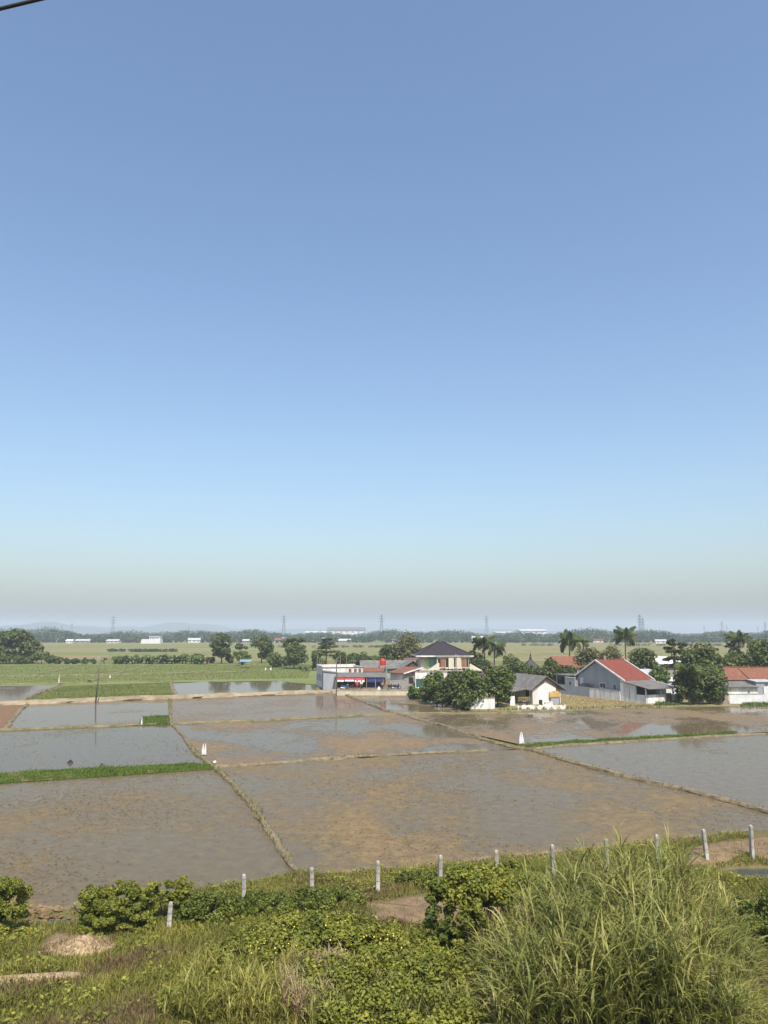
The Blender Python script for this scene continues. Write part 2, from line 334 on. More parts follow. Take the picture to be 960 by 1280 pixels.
rl = sheet('rice_field', [(-300, 832), (60, 829), (395, 829), (400, 856), (340, 851), (215, 853), (75, 857), (-300, 860)], -0.02, M['rice'], 'young green rice field before the banana row')
sheet('rice_field', [(76, 857), (216, 853.5), (216, 872), (22, 880)], -0.016, M['rice'], 'green rice field with planted rows beside the road')
MUD = (0.18, 0.127, 0.072)
pads = [
 ('near left', [(-260, 990), (265, 960), (380, 1105), (280, 1125), (100, 1155), (-260, 1190)], paddymat('paddy_a', (0.162, 0.116, 0.060), (0.116, 0.089, 0.048), 0.47, 0.72, 0.15, 0.1, 1.3, 0.03, 0.8, 0.50)),
 ('near middle', [(265, 960), (605, 938), (662, 937), (1085, 1048), (1085, 1066), (380, 1118), (376, 1105)], paddymat('paddy_b', (0.178, 0.126, 0.062), (0.116, 0.089, 0.050), 0.45, 0.66, 0.14, 0.1, 4.1, 0.03, 0.7, 0.50)),
 ('second row left', [(-300, 924), (0, 913), (213, 905.5), (264, 958), (0, 976), (-300, 996)], paddymat('paddy_c', MUD, (0.096, 0.078, 0.048), 0.64, 0.80, 0.05, 0.1, 2.7, 0.006, 0.6, 0.55)),
 ('second row middle', [(213, 905), (505, 892), (648, 936), (605, 939), (400, 949), (265, 958)], paddymat('paddy_d', MUD, (0.105, 0.086, 0.056), 0.49, 0.60, 0.08, 0.1, 6.2, 0.02, 0.5, 0.52)),
 ('third row left', [(32, 881), (212, 874), (213, 905), (5, 913)], paddymat('paddy_e', MUD, (0.115, 0.088, 0.056), 0.58, 0.80, 0.05, 0.1, 8.8, 0.006, 0.6, 0.58)),
 ('third row middle', [(212, 874), (424, 867), (490, 892), (213, 905)], paddymat('paddy_f', MUD, (0.125, 0.092, 0.060), 0.53, 0.78, 0.07, 0.1, 3.3, 0.012, 0.6, 0.45)),
 ('third row far left', [(-300, 892), (32, 881), (5, 913), (-300, 924)], paddymat('paddy_g', (0.17, 0.105, 0.06), (0.15, 0.10, 0.06), 0.25, 0.5, 0.35, 0.1, 1.1, 0.2, 0.5, 0.2)),
 ('before the village', [(424, 866.5), (515, 868), (590, 889), (700, 889), (830, 883), (1300, 881), (1300, 902), (920, 917), (650, 931), (553, 909), (490, 891)], paddymat('paddy_h', (0.17, 0.122, 0.066), (0.118, 0.090, 0.054), 0.49, 0.60, 0.05, 0.2, 9.4, 0.02, 0.5, 0.70)),
 ('near right', [(658, 937), (920, 919), (1300, 901), (1300, 1100), (1085, 1048)], paddymat('paddy_i', MUD, (0.120, 0.098, 0.066), 0.62, 0.76, 0.08, 0.1, 5.2, 0.012, 0.6, 0.47)),
 ('back middle', [(216, 855), (262, 852), (300, 853), (345, 851), (372, 854), (396, 858), (394, 868), (216, 873)], paddymat('paddy_j', MUD, (0.10, 0.082, 0.056), 0.75, 0.9, 0.05, 0.1, 7.7, 0.03, 0.5, 0.75)),
 ('back left', [(-300, 862), (72, 857), (20, 880), (-300, 890)], paddymat('paddy_k', MUD, (0.11, 0.09, 0.068), 0.60, 0.72, 0.06, 0.1, 2.2, 0.04, 0.5, 0.55)),
]
for k, (w, px, mt) in enumerate(pads):
    sheet('paddy_field', px, 0.0 + k * 0.004, mt, 'flooded muddy paddy, ' + w)

# dry grass yard before the grey wall, village ground
sheet('dry_yard', [(600, 889), (700, 888), (832, 884), (1300, 882), (1300, 868), (808, 868), (690, 858), (600, 868)], 0.06, M['dry_grass'], 'dry ochre grass in front of the village walls')
sheet('village_ground', [(405, 866), (520, 868), (600, 880), (600, 862), (1300, 862), (1300, 838), (402, 838)], 0.055, M['soil'], 'bare village ground')

def resample(p, step):
    seg = np.linalg.norm(np.diff(p, axis=0), axis=1); s = np.r_[0, np.cumsum(seg)]
    n = max(2, int(s[-1] / step)); q = np.linspace(0, s[-1], n)
    return np.c_[np.interp(q, s, p[:, 0]), np.interp(q, s, p[:, 1])]
BUND_LINES = []
def bund(name, label, px, w, h, mat, step=0.5, wob=0.12, seed=0):
    r = np.random.default_rng(seed + 100)
    p = resample(np.array([G(u, v, 0)[:2] for u, v in px]), step)
    k = np.ones(7) / 7
    p[3:-3] = np.c_[np.convolve(p[:, 0], k, 'valid'), np.convolve(p[:, 1], k, 'valid')] if len(p) > 8 else p[3:-3]
    n = len(p); t = nrm(np.gradient(p, axis=0)); s = np.c_[-t[:, 1], t[:, 0]]
    p = p + s * np.convolve(r.normal(0, wob, n), np.ones(5) / 5, 'same')[:, None]
    prof = [(-0.5, -0.12), (-0.42, 0.35), (-0.27, 0.9), (0.0, 1.0), (0.27, 0.9), (0.42, 0.35), (0.5, -0.12)]
    m = len(prof); V = np.zeros((n, m, 3))
    for j, (a, z) in enumerate(prof):
        ww = 0.72 * w * (1 + np.convolve(r.normal(0, 0.22, n), np.ones(3) / 3, 'same')); V[:, j, :2] = p + s * (a * ww)[:, None]
        V[:, j, 2] = (z * h * (0.72 if w < 3 else 1) * (1 + np.convolve(r.normal(0, 0.30, n), np.ones(5) / 5, 'same'))) if 0 < j < m - 1 else -0.1
    idx = np.arange(n * m).reshape(n, m)
    f = np.stack([idx[:-1, :-1], idx[:-1, 1:], idx[1:, 1:], idx[1:, :-1]], -1).reshape(-1, 4)
    b = MB(); b.add(V.reshape(-1, 3), f); o = b.build(name, mat); struct(o, label)
    BUND_LINES.append((p, w, h)); return o
bund('road', 'raised pale dirt road crossing behind the paddies', [(-300, 893), (0, 880.5), (100, 877), (212, 873), (330, 868.5), (424, 865.5)], 4.2, 0.55, M['road'], 0.8, 0.2, 1)
bund('bund', 'thin grassy bund in front of the third paddy row', [(-300, 925), (0, 913), (110, 909), (213, 905), (330, 901), (450, 894.5), (505, 892), (600, 892), (660, 893)], 1.1, 0.28, M['earth_grass'], 0.6, 0.15, 2)
bund('bund', 'pale earth bund between the two nearest middle paddies', [(264, 958), (320, 956.5), (420, 947.5), (530, 942), (610, 938.5)], 0.8, 0.22, M['earth'], 0.45, 0.14, 3)
bund('bund', 'pale bund running from the road down to the fence', [(212, 874), (214, 905), (228, 919), (245, 943), (264, 957), (290, 980), (320, 1015), (350, 1062), (378, 1102)], 0.58, 0.26, M['earth'], 0.3, 0.09, 4)
bund('bund', 'short curved bund beside the reddish mud at the far left', [(33, 881), (18, 896), (7, 913)], 1.0, 0.28, M['earth'], 0.5, 0.2, 5)
bund('bund', 'long bund running diagonally from the stall wall to the right', [(424, 866), (487, 890), (553, 908), (590, 920), (633, 934), (662, 937.5), (700, 949), (740, 961), (807, 977), (873, 993), (917, 1004), (960, 1016), (1085, 1048)], 0.9, 0.32, M['earth'], 0.5, 0.12, 6)
bund('bund', 'pale bund in front of the green seedling strip on the right', [(655, 937.5), (700, 933), (800, 926.5), (920, 919.5), (1000, 916), (1300, 902)], 0.8, 0.24, M['earth'], 0.5, 0.12, 7)
bund('bund', 'pale bund between the flooded back paddy and rice field', [(76, 856), (48, 867), (20, 879)], 1.0, 0.3, M['earth'], 0.6, 0.15, 8)
bund('bund', 'dark grassy bund across the rice fields', [(-300, 861), (20, 855.5), (75, 854.5), (140, 852.5), (216, 852)], 1.2, 0.35, M['earth_grass'], 0.8, 0.2, 9)
bund('bund', 'second dark bund further back in the rice fields', [(-100, 846), (40, 845.5), (130, 844), (215, 842), (300, 840)], 1.6, 0.4, M['earth_grass'], 1.0, 0.2, 10)
bund('bund', 'slanting bund at the back of the rice fields', [(38, 845), (75, 837), (105, 831)], 1.6, 0.4, M['earth_grass'], 1.5, 0.2, 11)
bund('bund', 'slanting bund behind the leaning pole', [(112, 852), (145, 842), (172, 835), (195, 831)], 1.6, 0.4, M['earth_grass'], 1.5, 0.2, 12)
bund('bund', 'short earth bund between rice rows and the back paddy', [(213, 852), (216, 862), (221, 871)], 1.2, 0.32, M['earth'], 0.6, 0.2, 13)
bund('bund', 'grassy edge between the muddy paddy and the village yard', [(510, 870), (560, 880), (590, 889), (640, 889.5), (705, 888.5), (760, 886), (832, 884), (900, 882), (1000, 881), (1300, 881)], 1.0, 0.25, M['earth_grass'], 0.5, 0.2, 14)

# near bank along the fence
EDGE = np.array([G(u, v, 0.0)[:2] for u, v in [(-260, 1158), (-60, 1141), (30, 1137), (95, 1141), (200, 1130), (280, 1115), (380, 1101), (470, 1096), (560, 1086), (700, 1072), (860, 1054), (960, 1043), (1100, 1030), (1300, 1015)]])
def yedge(x): return np.interp(x, EDGE[:, 0], EDGE[:, 1])
NZ = [(rng.uniform(0.2, 1.6), rng.uniform(0, 6.28), rng.uniform(0, 6.28), rng.uniform(0, 6.28)) for _ in range(14)]
def fbm(x, y):
    r = 0
    for k, a, p, q in NZ: r = r + np.sin(k * (x * math.cos(a) + y * math.sin(a)) * 1.8 + p) / (0.6 + k)
    return r / 6
HOLES = [(*G(66, 1153, 0.2)[:2], 1.5, 0.75, 0.75), (*G(960, 1092, 0.2)[:2], 2.6, 1.5, 0.75)]
def bankz(x, y):
    x = np.asarray(x, float); y = np.asarray(y, float)
    d = yedge(x) - y
    t = np.clip((d + 0.5) / 1.4, 0, 1); z = -0.12 + 0.56 * t * t * (3 - 2 * t)
    z = z + np.clip(d, 0, 20) * 0.015 + 0.10 * fbm(x, y) * t
    for hx, hy, rx, ry, dep in HOLES:
        q = np.exp(-(((x - hx) / rx) ** 2 + ((y - hy) / ry) ** 2) ** 2); z = z - dep * q
    return z
xs = np.arange(-32, 36, 0.22); ts = np.r_[-0.8, -0.5, -0.25, np.arange(0, 3, 0.16), np.arange(3, 24, 0.45)]
XX, TT = np.meshgrid(xs, ts); YY = yedge(XX) - TT
ZZ = bankz(XX, YY) + rng.normal(0, 0.018, XX.shape)
n0, n1 = XX.shape; idx = np.arange(n0 * n1).reshape(n0, n1)
b = MB(); b.add(np.stack([XX, YY, ZZ], -1).reshape(-1, 3), np.stack([idx[:-1, :-1], idx[1:, :-1], idx[1:, 1:], idx[:-1, 1:]], -1).reshape(-1, 4))
struct(b.build('bank', M['bank'], smooth=True), 'overgrown earth bank along the fence')
mw, ntw, bw = nodes('ditch_water'); bw.inputs['Base Color'].default_value = (0.055, 0.06, 0.055, 1); bw.inputs['Roughness'].default_value = 0.04; bw.inputs['IOR'].default_value = 1.33
bump(ntw, bw, noise(ntw, objvec(ntw), 3, 3), 0.08, 0.02)
for (hx, hy, rx, ry, dep), lb in zip(HOLES, ['still ditch water beside the earth bank on the left', 'muddy pool behind the tall grass on the right']):
    b = MB(); an = np.linspace(0, 2 * math.pi, 28, endpoint=False)
    b.add(np.c_[hx + 1.25 * rx * np.cos(an), hy + 1.25 * ry * np.sin(an), np.full(28, 0.06)], [tuple(range(28))])
    struct(b.build('ditch_water', mw), lb)
# far hills
for k, (cx, cy, w, h, lb) in enumerate([(-1500, 5200, 900, 62, 'low blue hill beyond the far wood on the left'), (-2050, 4600, 700, 55, 'low wooded rise at the left end of the horizon'), (-550, 5600, 700, 30, 'faint low ridge on the horizon'), (900, 5600, 1100, 30, 'long faint ridge on the right of the horizon')]):
    b = MB(); n, m_ = 40, 8; th = np.linspace(-1, 1, n); al = np.linspace(-1, 1, m_)
    A, T = np.meshgrid(al, th); Zh = h * np.maximum(0, (1 - T ** 2)) * (1 - A ** 2) * (1 + 0.25 * np.sin(7 * T + k) + 0.1 * np.sin(19 * T)) - 0.5
    idx = np.arange(n * m_).reshape(n, m_)
    b.add(np.stack([cx + T * w, cy + A * w * 0.5, Zh], -1).reshape(-1, 3), np.stack([idx[:-1, :-1], idx[:-1, 1:], idx[1:, 1:], idx[1:, :-1]], -1).reshape(-1, 4))
    struct(b.build('hill', M['leaf_far'], smooth=True), lb)

# ------------------------------------------------------------------ foliage builders
def rdir(r, n):
    return nrm(r.normal(size=(n, 3)))
def leafquads(mb, P, Nn, size, r, aspect=1.7):
    n = len(P); sz = size * r.uniform(0.65, 1.35, n)[:, None]
    t = nrm(np.cross(Nn, rdir(r, n))); w = np.cross(Nn, t)
    a = P + t * sz * 0.5 * aspect; c = P - t * sz * 0.5 * aspect
    fold = Nn * sz * 0.12
    d = P + w * sz * 0.5 + fold; e = P - w * sz * 0.5 + fold
    v = np.stack([a, d, c, e], 1).reshape(-1, 3)
    mb.add(v, np.arange(4 * n).reshape(n, 4)); return mb
def crownpts(r, nc, nl, rad, cen, cr, lo=-0.6, flat=1.0, inner=0.45, box=False):
    c = []
    while len(c) < nc:
        d = rdir(r, 1)[0] * r.uniform(inner, 1.0) ** 0.6
        if box: d = d / np.max(np.abs(d)) * r.uniform(0.6, 1.0) * r.uniform(0.85, 1.0, 3)
        if d[2] > lo: c.append(d * rad + cen)
    c = np.array(c); i = r.integers(0, nc, nl); rr = cr * r.uniform(0.6, 1.3, nc)
    o = rdir(r, nl) * (r.uniform(0.25, 1, nl) ** 0.5)[:, None]
    o = o * rr[i][:, None]; o[:, 2] *= flat
    P = c[i] + o; Nn = nrm(nrm(o) * 0.7 + np.array([0, 0, 0.55]) + rdir(r, nl) * 0.75)
    return P, Nn, c
def trunkmesh(r, h, rt, targets, base_z=0.0):
    b = MB(); k = 6; z = np.linspace(0, h, k)
    w = np.cumsum(r.normal(0, 0.03 * h, (k, 2)), axis=0) * 0.4; w[0] = 0
    b.tube(np.c_[w, z + base_z - 0.1], rt * np.linspace(1.15, 0.55, k), 8)
    for t in targets:
        s = r.uniform(0.45, 0.95); p0 = np.array([np.interp(s * h, z, w[:, 0]), np.interp(s * h, z, w[:, 1]), s * h + base_z])
        m1 = p0 * 0.5 + t * 0.5 + np.array([0, 0, 0.06 * h]) * r.uniform(-0.5, 1)
        b.tube(np.array([p0, m1, t]), [rt * 0.45, rt * 0.28, rt * 0.1], 5)
    return b
def tree(name, label, cat, u, vb, vt, hw, mat='leaf_dark', nc=26, nl=2600, leaf=0.42, trunk=0.35, seed=0, group=None, flat=0.85, Y=None, depth=1.0, cr=0.30, bark='bark', ls=1.6):
    r = np.random.default_rng(seed)
    p = G(u, vb); ht = XZ(u, vt, p[1])[1]; w = hw / FPX * p[1]
    t = thing(name, label, cat, (p[0], p[1], 0.0), r.uniform(0, 6), group)
    z0 = ht * trunk; hz = (ht - z0) / 2
    rad = np.array([w * 0.78, w * 0.78 * depth, hz * 0.86]); cen = np.array([0, 0, z0 + hz])
    P, Nn, c = crownpts(r, nc, nl, rad, cen, cr * (w + hz) * 0.75, lo=-0.75, flat=flat)
    trunkmesh(r, max(z0 * 1.35, ht * 0.5), max(0.09, 0.022 * ht), c[:12]).build('trunk', M[bark], t, True)
    m = MB(); leafquads(m, P, Nn, leaf, r, ls).build('crown', M[mat], t)
    return t
def layered(name, label, u, vb, vt, hw, seed, mat='leaf_dark', layers=5, nl=1800):
    r = np.random.default_rng(seed); p = G(u, vb); ht = XZ(u, vt, p[1])[1]; w = hw / FPX * p[1]
    t = thing(name, label, 'tree', (p[0], p[1], 0), r.uniform(0, 6)); m = MB(); tg = []
    for L in range(layers):
        f = L / (layers - 1); z = ht * (0.42 + 0.54 * f); ww = w * (1.0 - 0.62 * f ** 1.3) * r.uniform(0.85, 1.1)
        for q in range(5):
            a = q / 5 * 6.28 + L * 0.7; c = np.array([math.cos(a) * ww * 0.62, math.sin(a) * ww * 0.62, z + r.normal(0, 0.25)]); tg.append(c)
            n = nl // (layers * 5); o = rdir(r, n) * r.uniform(0.2, 1, n)[:, None] ** 0.5 * np.array([ww * 0.42, ww * 0.42, ht * 0.03])
            leafquads(m, c + o, nrm(np.array([0, 0, 1.0]) + rdir(r, n) * 0.8), 0.36, r)
    trunkmesh(r, ht * 0.93, 0.02 * ht, tg).build('trunk', M['bark'], t, True); m.build('crown', M[mat], t)
    return t
def frondmesh(r, L, droop, leafl):
    n = 22; s = np.linspace(0, 1, n); el = 0.75 - droop * s ** 1.2
    dx = np.cos(el) * L / n; dz = np.sin(el) * L / n
    p = np.c_[np.cumsum(dx), np.zeros(n), np.cumsum(dz)]
    b = MB(); b.tube(p[::3], np.linspace(0.05, 0.012, len(p[::3])), 4)
    V = []; 
    for i in range(2, n):
        ll = leafl * math.sin(math.pi * min(1, 0.12 + 0.86 * s[i])) ** 0.6
        for sg in (-1, 1):
            for q in (0, 0.33, 0.66):
                o = p[i] + (p[min(i + 1, n - 1)] - p[i]) * q
                tip = o + np.array([0.35 * ll, sg * ll * 0.75, -0.45 * ll * (1 + s[i]) + r.normal(0, 0.05)])
                wd = np.array([0.02, 0, 0.012]); mid = o * 0.5 + tip * 0.5 + np.array([0, 0, 0.08 * ll])
                V.append([o - wd * 0.5, mid - wd, tip, mid + wd])
    V = np.array(V); b.add(V.reshape(-1, 3), np.arange(len(V) * 4).reshape(-1, 4))
    return b.mesh('frond')
_fr = None
def palm(label, u, vb, vc, crown_px, seed, nf=18, group='coconut palms', lean=0.3):
    global _fr
    r = np.random.default_rng(seed); p = G(u, vb); hc = XZ(u, vc, p[1])[1]; cr = crown_px / FPX * p[1]
    if _fr is None:
        r0 = np.random.default_rng(3); _fr = [frondmesh(r0, 1.0, d, 0.30) for d in (1.1, 1.6, 2.1)]
        for f in _fr: f.materials.append(M['leaf_palm'])
    t = thing('coconut_palm', label, 'palm', (p[0], p[1], 0), 0, group)
    k = 8; s = np.linspace(0, 1, k); cv = np.c_[lean * s ** 2 * r.normal(0, 1.2), lean * s ** 2 * r.normal(0, 0.8), s * hc]
    b = MB(); b.tube(cv, 0.16 * np.linspace(1.3, 0.8, k), 8); b.build('trunk', M['palm_bark'], t, True)
    nb = MB(); nb.lathe(cv[-1] - np.array([0, 0, 0.3]), [(0.1, -0.2), (0.3, 0.0), (0.26, 0.25), (0.08, 0.45)], 8); nb.build('crown_heart', M['leaf_olive'], t, True)
    for i in range(nf):
        o = link('frond', _fr[i % 3], None, t); o.location = cv[-1]
        tilt = [-0.45, -0.1, 0.35][i % 3] + r.normal(0, 0.15)
        o.rotation_euler = (r.normal(0, 0.2), tilt, i * 2.399 + r.normal(0, 0.2)); sc = cr * r.uniform(0.95, 1.3); o.scale = (sc, sc, sc)
    return t
_ban = []
def bananamesh(r):
    b = MB(); 
    for i in range(13):
        a = i * 2.4 + r.normal(0, 0.3); L = r.uniform(1.4, 2.2); el0 = r.uniform(0.9, 1.35); n = 6
        p = np.array([0.05 * math.cos(a), 0.05 * math.sin(a), r.uniform(0.15, 1.3)]); el = el0 - r.uniform(0, 0.5); V = []
        sd_ = np.array([-math.sin(a), math.cos(a), 0])
        for j in range(n):
            w = 0.30 * math.sin(math.pi * (0.08 + 0.88 * j / (n - 1))); V += [p - sd_ * w + [0, 0, -0.1 * w], p, p + sd_ * w + [0, 0, -0.1 * w]]
            p = p + np.array([math.cos(a) * math.cos(el), math.sin(a) * math.cos(el), math.sin(el)]) * L / n; el -= 0.32 + r.uniform(0, 0.15)
        q = []
        for j in range(n - 1):
            for e in (0, 1): q.append((3 * j + e, 3 * j + e + 1, 3 * j + e + 4, 3 * j + e + 3))
        b.add(V, q)
    return b.mesh('leaves')
def banana(label, u, vb, sc, seed, group):
    r = np.random.default_rng(seed)
    if not _ban:
        r0 = np.random.default_rng(5)
        for _ in range(3):
            me = bananamesh(r0); me.materials.append(M['leaf_banana']); _ban.append(me)
        b = MB(); b.tube([(0, 0, -0.1), (0.02, 0, 0.6), (0.05, 0.02, 1.25)], [0.14, 0.12, 0.07], 7); me = b.mesh('stem', True); me.materials.append(M['leaf_olive']); _ban.append(me)
    p = G(u, vb); t = thing('banana_plant', label, 'banana plant', p, r.uniform(0, 6), group)
    for nm, me in (('leaves', _ban[seed % 3]), ('stem', _ban[3])):
        o = link(nm, me, None, t); o.scale = (sc,) * 3
    return t
def shrub(name, label, x, y, rx, ry, h, n, leaf, mat, seed, group=None, lift=0.0, box=False, nc=40, cr=0.28, z=None, ls=1.5, hollow=False, stems=6, rz=0.0):
    r = np.random.default_rng(seed); z = float(bankz(x, y)) if z is None else z
    t = thing(name, label, 'shrub', (x, y, z), rz, group)
    P, Nn, c = crownpts(r, nc, n, np.array([rx, ry, h * 0.55]), np.array([0, 0, h * 0.42 + lift]), cr * (rx + ry + h) / 2, lo=-0.7 if not box else -1.1, flat=0.8, inner=0.5, box=box)
    k = P[:, 2] > 0.02; P = P[k]; Nn = Nn[k]
    b = MB()
    for i in range(stems):
        e = c[i % nc]; s = np.array([e[0] * 0.4, e[1] * 0.4, -0.1]); b.tube([s, (s + e) / 2 + [0, 0, 0.1 * h], e], [0.035, 0.025, 0.012], 5)
    b.build('stems', M['bark'], t)
    m = MB(); leafquads(m, P, Nn, leaf, r, ls).build('foliage', M[mat], t)
    return t
def blades(mb, P, hgt, wid, r, lean=0.5, seg=2, azi=None):
    n = len(P); a = r.uniform(0, 6.283, n) if azi is None else azi; h = hgt * r.uniform(0.6, 1.3, n); le = lean * r.uniform(0.2, 1.2, n)
    d = np.c_[np.cos(a), np.sin(a), np.zeros(n)]; s = np.c_[-np.sin(a + r.normal(0, 0.6, n)), np.cos(a), np.zeros(n)] * (wid * r.uniform(0.7, 1.3, n))[:, None] * 0.5
    up = np.array([0, 0, 1.0]); V = []
    for j in range(seg):
        f = j / seg; c = P + d * (h * le * f ** 1.8)[:, None] + up * (h * (f - 0.25 * le * f ** 2.5))[:, None]
        V += [c - s * (1 - 0.35 * f), c + s * (1 - 0.35 * f)]
    V.append(P + d * (h * le)[:, None] + up * (h * (1 - 0.25 * le))[:, None])
    k = 2 * seg + 1; V = np.stack(V, 1).reshape(-1, 3); base = np.arange(n) * k
    q = [np.stack([base + 2 * j, base + 2 * j + 1, base + 2 * j + 3, base + 2 * j + 2], 1) for j in range(seg - 1)]
    tr = np.stack([base + 2 * seg - 2, base + 2 * seg - 1, base + 2 * seg], 1)
    off = mb.n; mb.v.append(V); mb.n += len(V)
    for z in q: mb.f.setdefault(4, []).append(z + off)
    mb.f.setdefault(3, []).append(tr + off)
    return mb
def inpoly(px, n, r):                  # random ground points inside a four-cornered patch
    q = [G(u, v)[:2] for u, v in px]; s = r.random(n); t = r.random(n)
    return ((1 - s) * (1 - t))[:, None] * q[0] + (s * (1 - t))[:, None] * q[1] + (s * t)[:, None] * q[2] + ((1 - s) * t)[:, None] * q[3]

# ------------------------------------------------------------------ far wood, far buildings, pylons
r = np.random.default_rng(21); m = MB()
n = 3000
Yt = np.r_[r.uniform(835, 900, 700), r.uniform(900, 1700, 1900), r.uniform(805, 838, 400)]; u = r.uniform(-150, 1110, n); Xt = (u - 480) / FPX * Yt
ht = r.uniform(9, 13.5, n) * (0.8 + 0.35 * (np.sin(u / 37.0) * 0.5 + 0.5 * np.sin(u / 13.0 + 2))) * np.where(Yt > 1200, 1.2, 1.0); ht = np.where(u > 690, ht * 1.1, ht); ht = np.where((u < 215) & (Yt > 1100), ht * 1.5 * (0.75 + 0.25 * np.sin(u / 24.0)), ht)
ht[2600:] = r.uniform(1.5, 4.0, 400); per = 46; C = np.repeat(np.c_[Xt, Yt, ht * 0.52], per, 0); Hh = np.repeat(ht, per)
o = rdir(r, n * per) * (r.uniform(0.3, 1, n * per) ** 0.4)[:, None] * np.c_[Hh * 0.55, Hh * 0.5, Hh * 0.52]
leafquads(m, C + o, nrm(o + rdir(r, n * per) * Hh[:, None] * 0.25 + [0, 0, 2.0]), 1.7, r, 1.3)
stuff(m.build('far_wood', M['leaf_far']), 'distant belt of trees along the horizon', 'wood')

m = MB(); r = np.random.default_rng(22)
for y_, u0, u1, hh_, n_ in ((440, 140, 224, 1.6, 60), (560, 330, 520, 1.5, 50), (640, 640, 900, 1.6, 60)):
    uu = r.uniform(u0, u1, n_); yy = y_ + r.normal(0, 2.5, n_); per = 22; C = np.repeat(np.c_[(uu - 480) / FPX * yy, yy, np.full(n_, hh_ * 0.45)], per, 0)
    leafquads(m, C + rdir(r, n_ * per) * [1.4, 1.0, hh_ * 0.5], rdir(r, n_ * per), 0.7, r, 1.3)
stuff(m.build('far_hedge', M['leaf_far']), 'dark low hedge lines on the open plain', 'hedge')
def gable_shell(b, w, d, eave, apex):  # walls with gable ends on the +-x sides, ridge along x
    b.ext([(0, 0, 0), (0, d, 0), (0, d, eave), (0, d / 2, apex), (0, 0, eave)], (w, 0, 0)); return b
def roof_slabs(b, x0, x1, d, eave, apex, over=0.4, th=0.12, ridge=None):
    y = d / 2 if ridge is None else ridge
    for ya, yb in ((-over, y), (d + over, y)):
        sl = (apex - eave) / (y if ya < y else d - y); za = eave - sl * over
        b.ext([(x0, ya, za), (x0, yb, apex), (x0, yb, apex + th), (x0, ya, za + th)], (x1 - x0, 0, 0))
    return b
def winpart(root, face, a, z, w, h, at=0.0, wall='white', name='window', bars=1, pane='glass'):
    """face: 'f' front (-y at y=at), 'l' left (-x at x=at), 'r' right (+x); a = start along the wall"""
    def bx(b, a0, a1, z0, z1, o0, o1):
        if face == 'f': b.box(a0, a1, at - o1, at - o0, z0, z1)
        elif face == 'l': b.box(at - o1, at - o0, a0, a1, z0, z1)
        else: b.box(at + o0, at + o1, a0, a1, z0, z1)
    f = MB(); t = min(0.09, w * 0.15)
    bx(f, a, a + t, z, z + h, -0.02, 0.06); bx(f, a + w - t, a + w, z, z + h, -0.02, 0.06)
    bx(f, a + t, a + w - t, z, z + t, -0.02, 0.06); bx(f, a + t, a + w - t, z + h - t, z + h, -0.02, 0.06)
    for i in range(bars):
        c = a + w * (i + 1) / (bars + 1); bx(f, c - t * 0.3, c + t * 0.3, z + t, z + h - t, 0.0, 0.045)
    fr_ = f.build(name, M[wall], root)
    p = MB(); bx(p, a + t * 0.9, a + w - t * 0.9, z + t * 0.9, z + h - t * 0.9, -0.03, 0.025); p.build('pane', M[pane], fr_)
    return fr_
FAR = [ # u0,u1,v_top,v_base,roof,label
 (78, 86, 800, 804.2, 'white_roof', 'small white house, leftmost among the far buildings'), (87, 104, 800.5, 804, 'white_roof', 'long low white shed at the foot of the wooded rise'),
 (133, 149, 799.5, 804, 'white_roof', 'white gabled building behind the leaning pole'), (171, 178, 800.5, 804, 'orange_roof', 'tiny house just left of the two-tier white building'),
 (232, 247, 798, 803.5, 'white_roof', 'pale shed right of the two-tier white building'), (303, 311, 799.5, 803.8, 'white_roof', 'small pale house behind the dark oval tree'),
 (340, 349, 798, 803.5, 'orange_roof', 'small house with pale wall seen above the bananas'), (352, 359, 797, 802.5, 'white_roof', 'bright little house behind the twin-topped tree'),
 (398, 407, 797, 802.5, 'white_roof', 'small white house below the factory left end'), (422, 437, 799.5, 803.5, 'white_roof', 'low white shed in front of the factory'),
 (481, 490, 797.5, 802, 'red_roof', 'red roofed house right of the factory'), (490, 499, 798.5, 803, 'orange_roof', 'orange roofed house beside the red roofed one'),
 (521, 531, 797, 802, 'orange_roof', 'orange roofed house above the dark hip roof'), (590, 604, 795.5, 803, 'white_roof', 'white barn right of the dark hip roof'),
 (655, 662, 799, 803, 'orange_roof', 'small brown house on the edge of the right plain'), (744, 757, 799.5, 803.2, 'red_roof', 'reddish house beyond the tall palm'),
 (820, 833, 801.5, 804.3, 'white_roof', 'white shed at the wood edge right of the big pylon'), (936, 944, 802, 804.6, 'white_roof', 'small white hut at the wood edge far right'),
 (6, 16, 800.5, 804, 'white_roof', 'pale house half behind the big leftmost tree'), (270, 284, 799, 803.6, 'orange_roof', 'house behind the tall airy tree')]
for k, (u0, u1, vt, vb, rf, lb) in enumerate(FAR):
    p = G((u0 + u1) / 2, vb); Y = p[1]; X0, _ = XZ(u0, vb, Y); X1, _ = XZ(u1, vb, Y); hh = max(3.5, XZ(u0, vt, Y)[1]); w = X1 - X0; d = max(6.0, w * 0.5)
    t = thing('far_house', lb, 'building', (X0, Y + 8 + 9 * math.sin(k * 2.3), 0), 0.25 * math.sin(k * 1.9), 'far buildings at the edge of the wood')
    gable_shell(MB(), w, d, hh * 0.6, hh).build('wall', M[['dirty_white', 'block', 'cream', 'white'][k % 4]], t)
    roof_slabs(MB(), -0.4, w + 0.4, d, hh * 0.6 + 0.15, hh + 0.15, 0.5, 0.2).build('roof', M['tin' if rf == 'white_roof' and k % 3 else rf], t)
    for i in range(max(2, int(w / 4))):
        b = MB(); a = w * (i + 0.3) / max(2, int(w / 4)); b.box(a, a + 1.3, -0.06, 0.1, hh * 0.2, hh * 0.45); b.build('window', M['glass'], t)
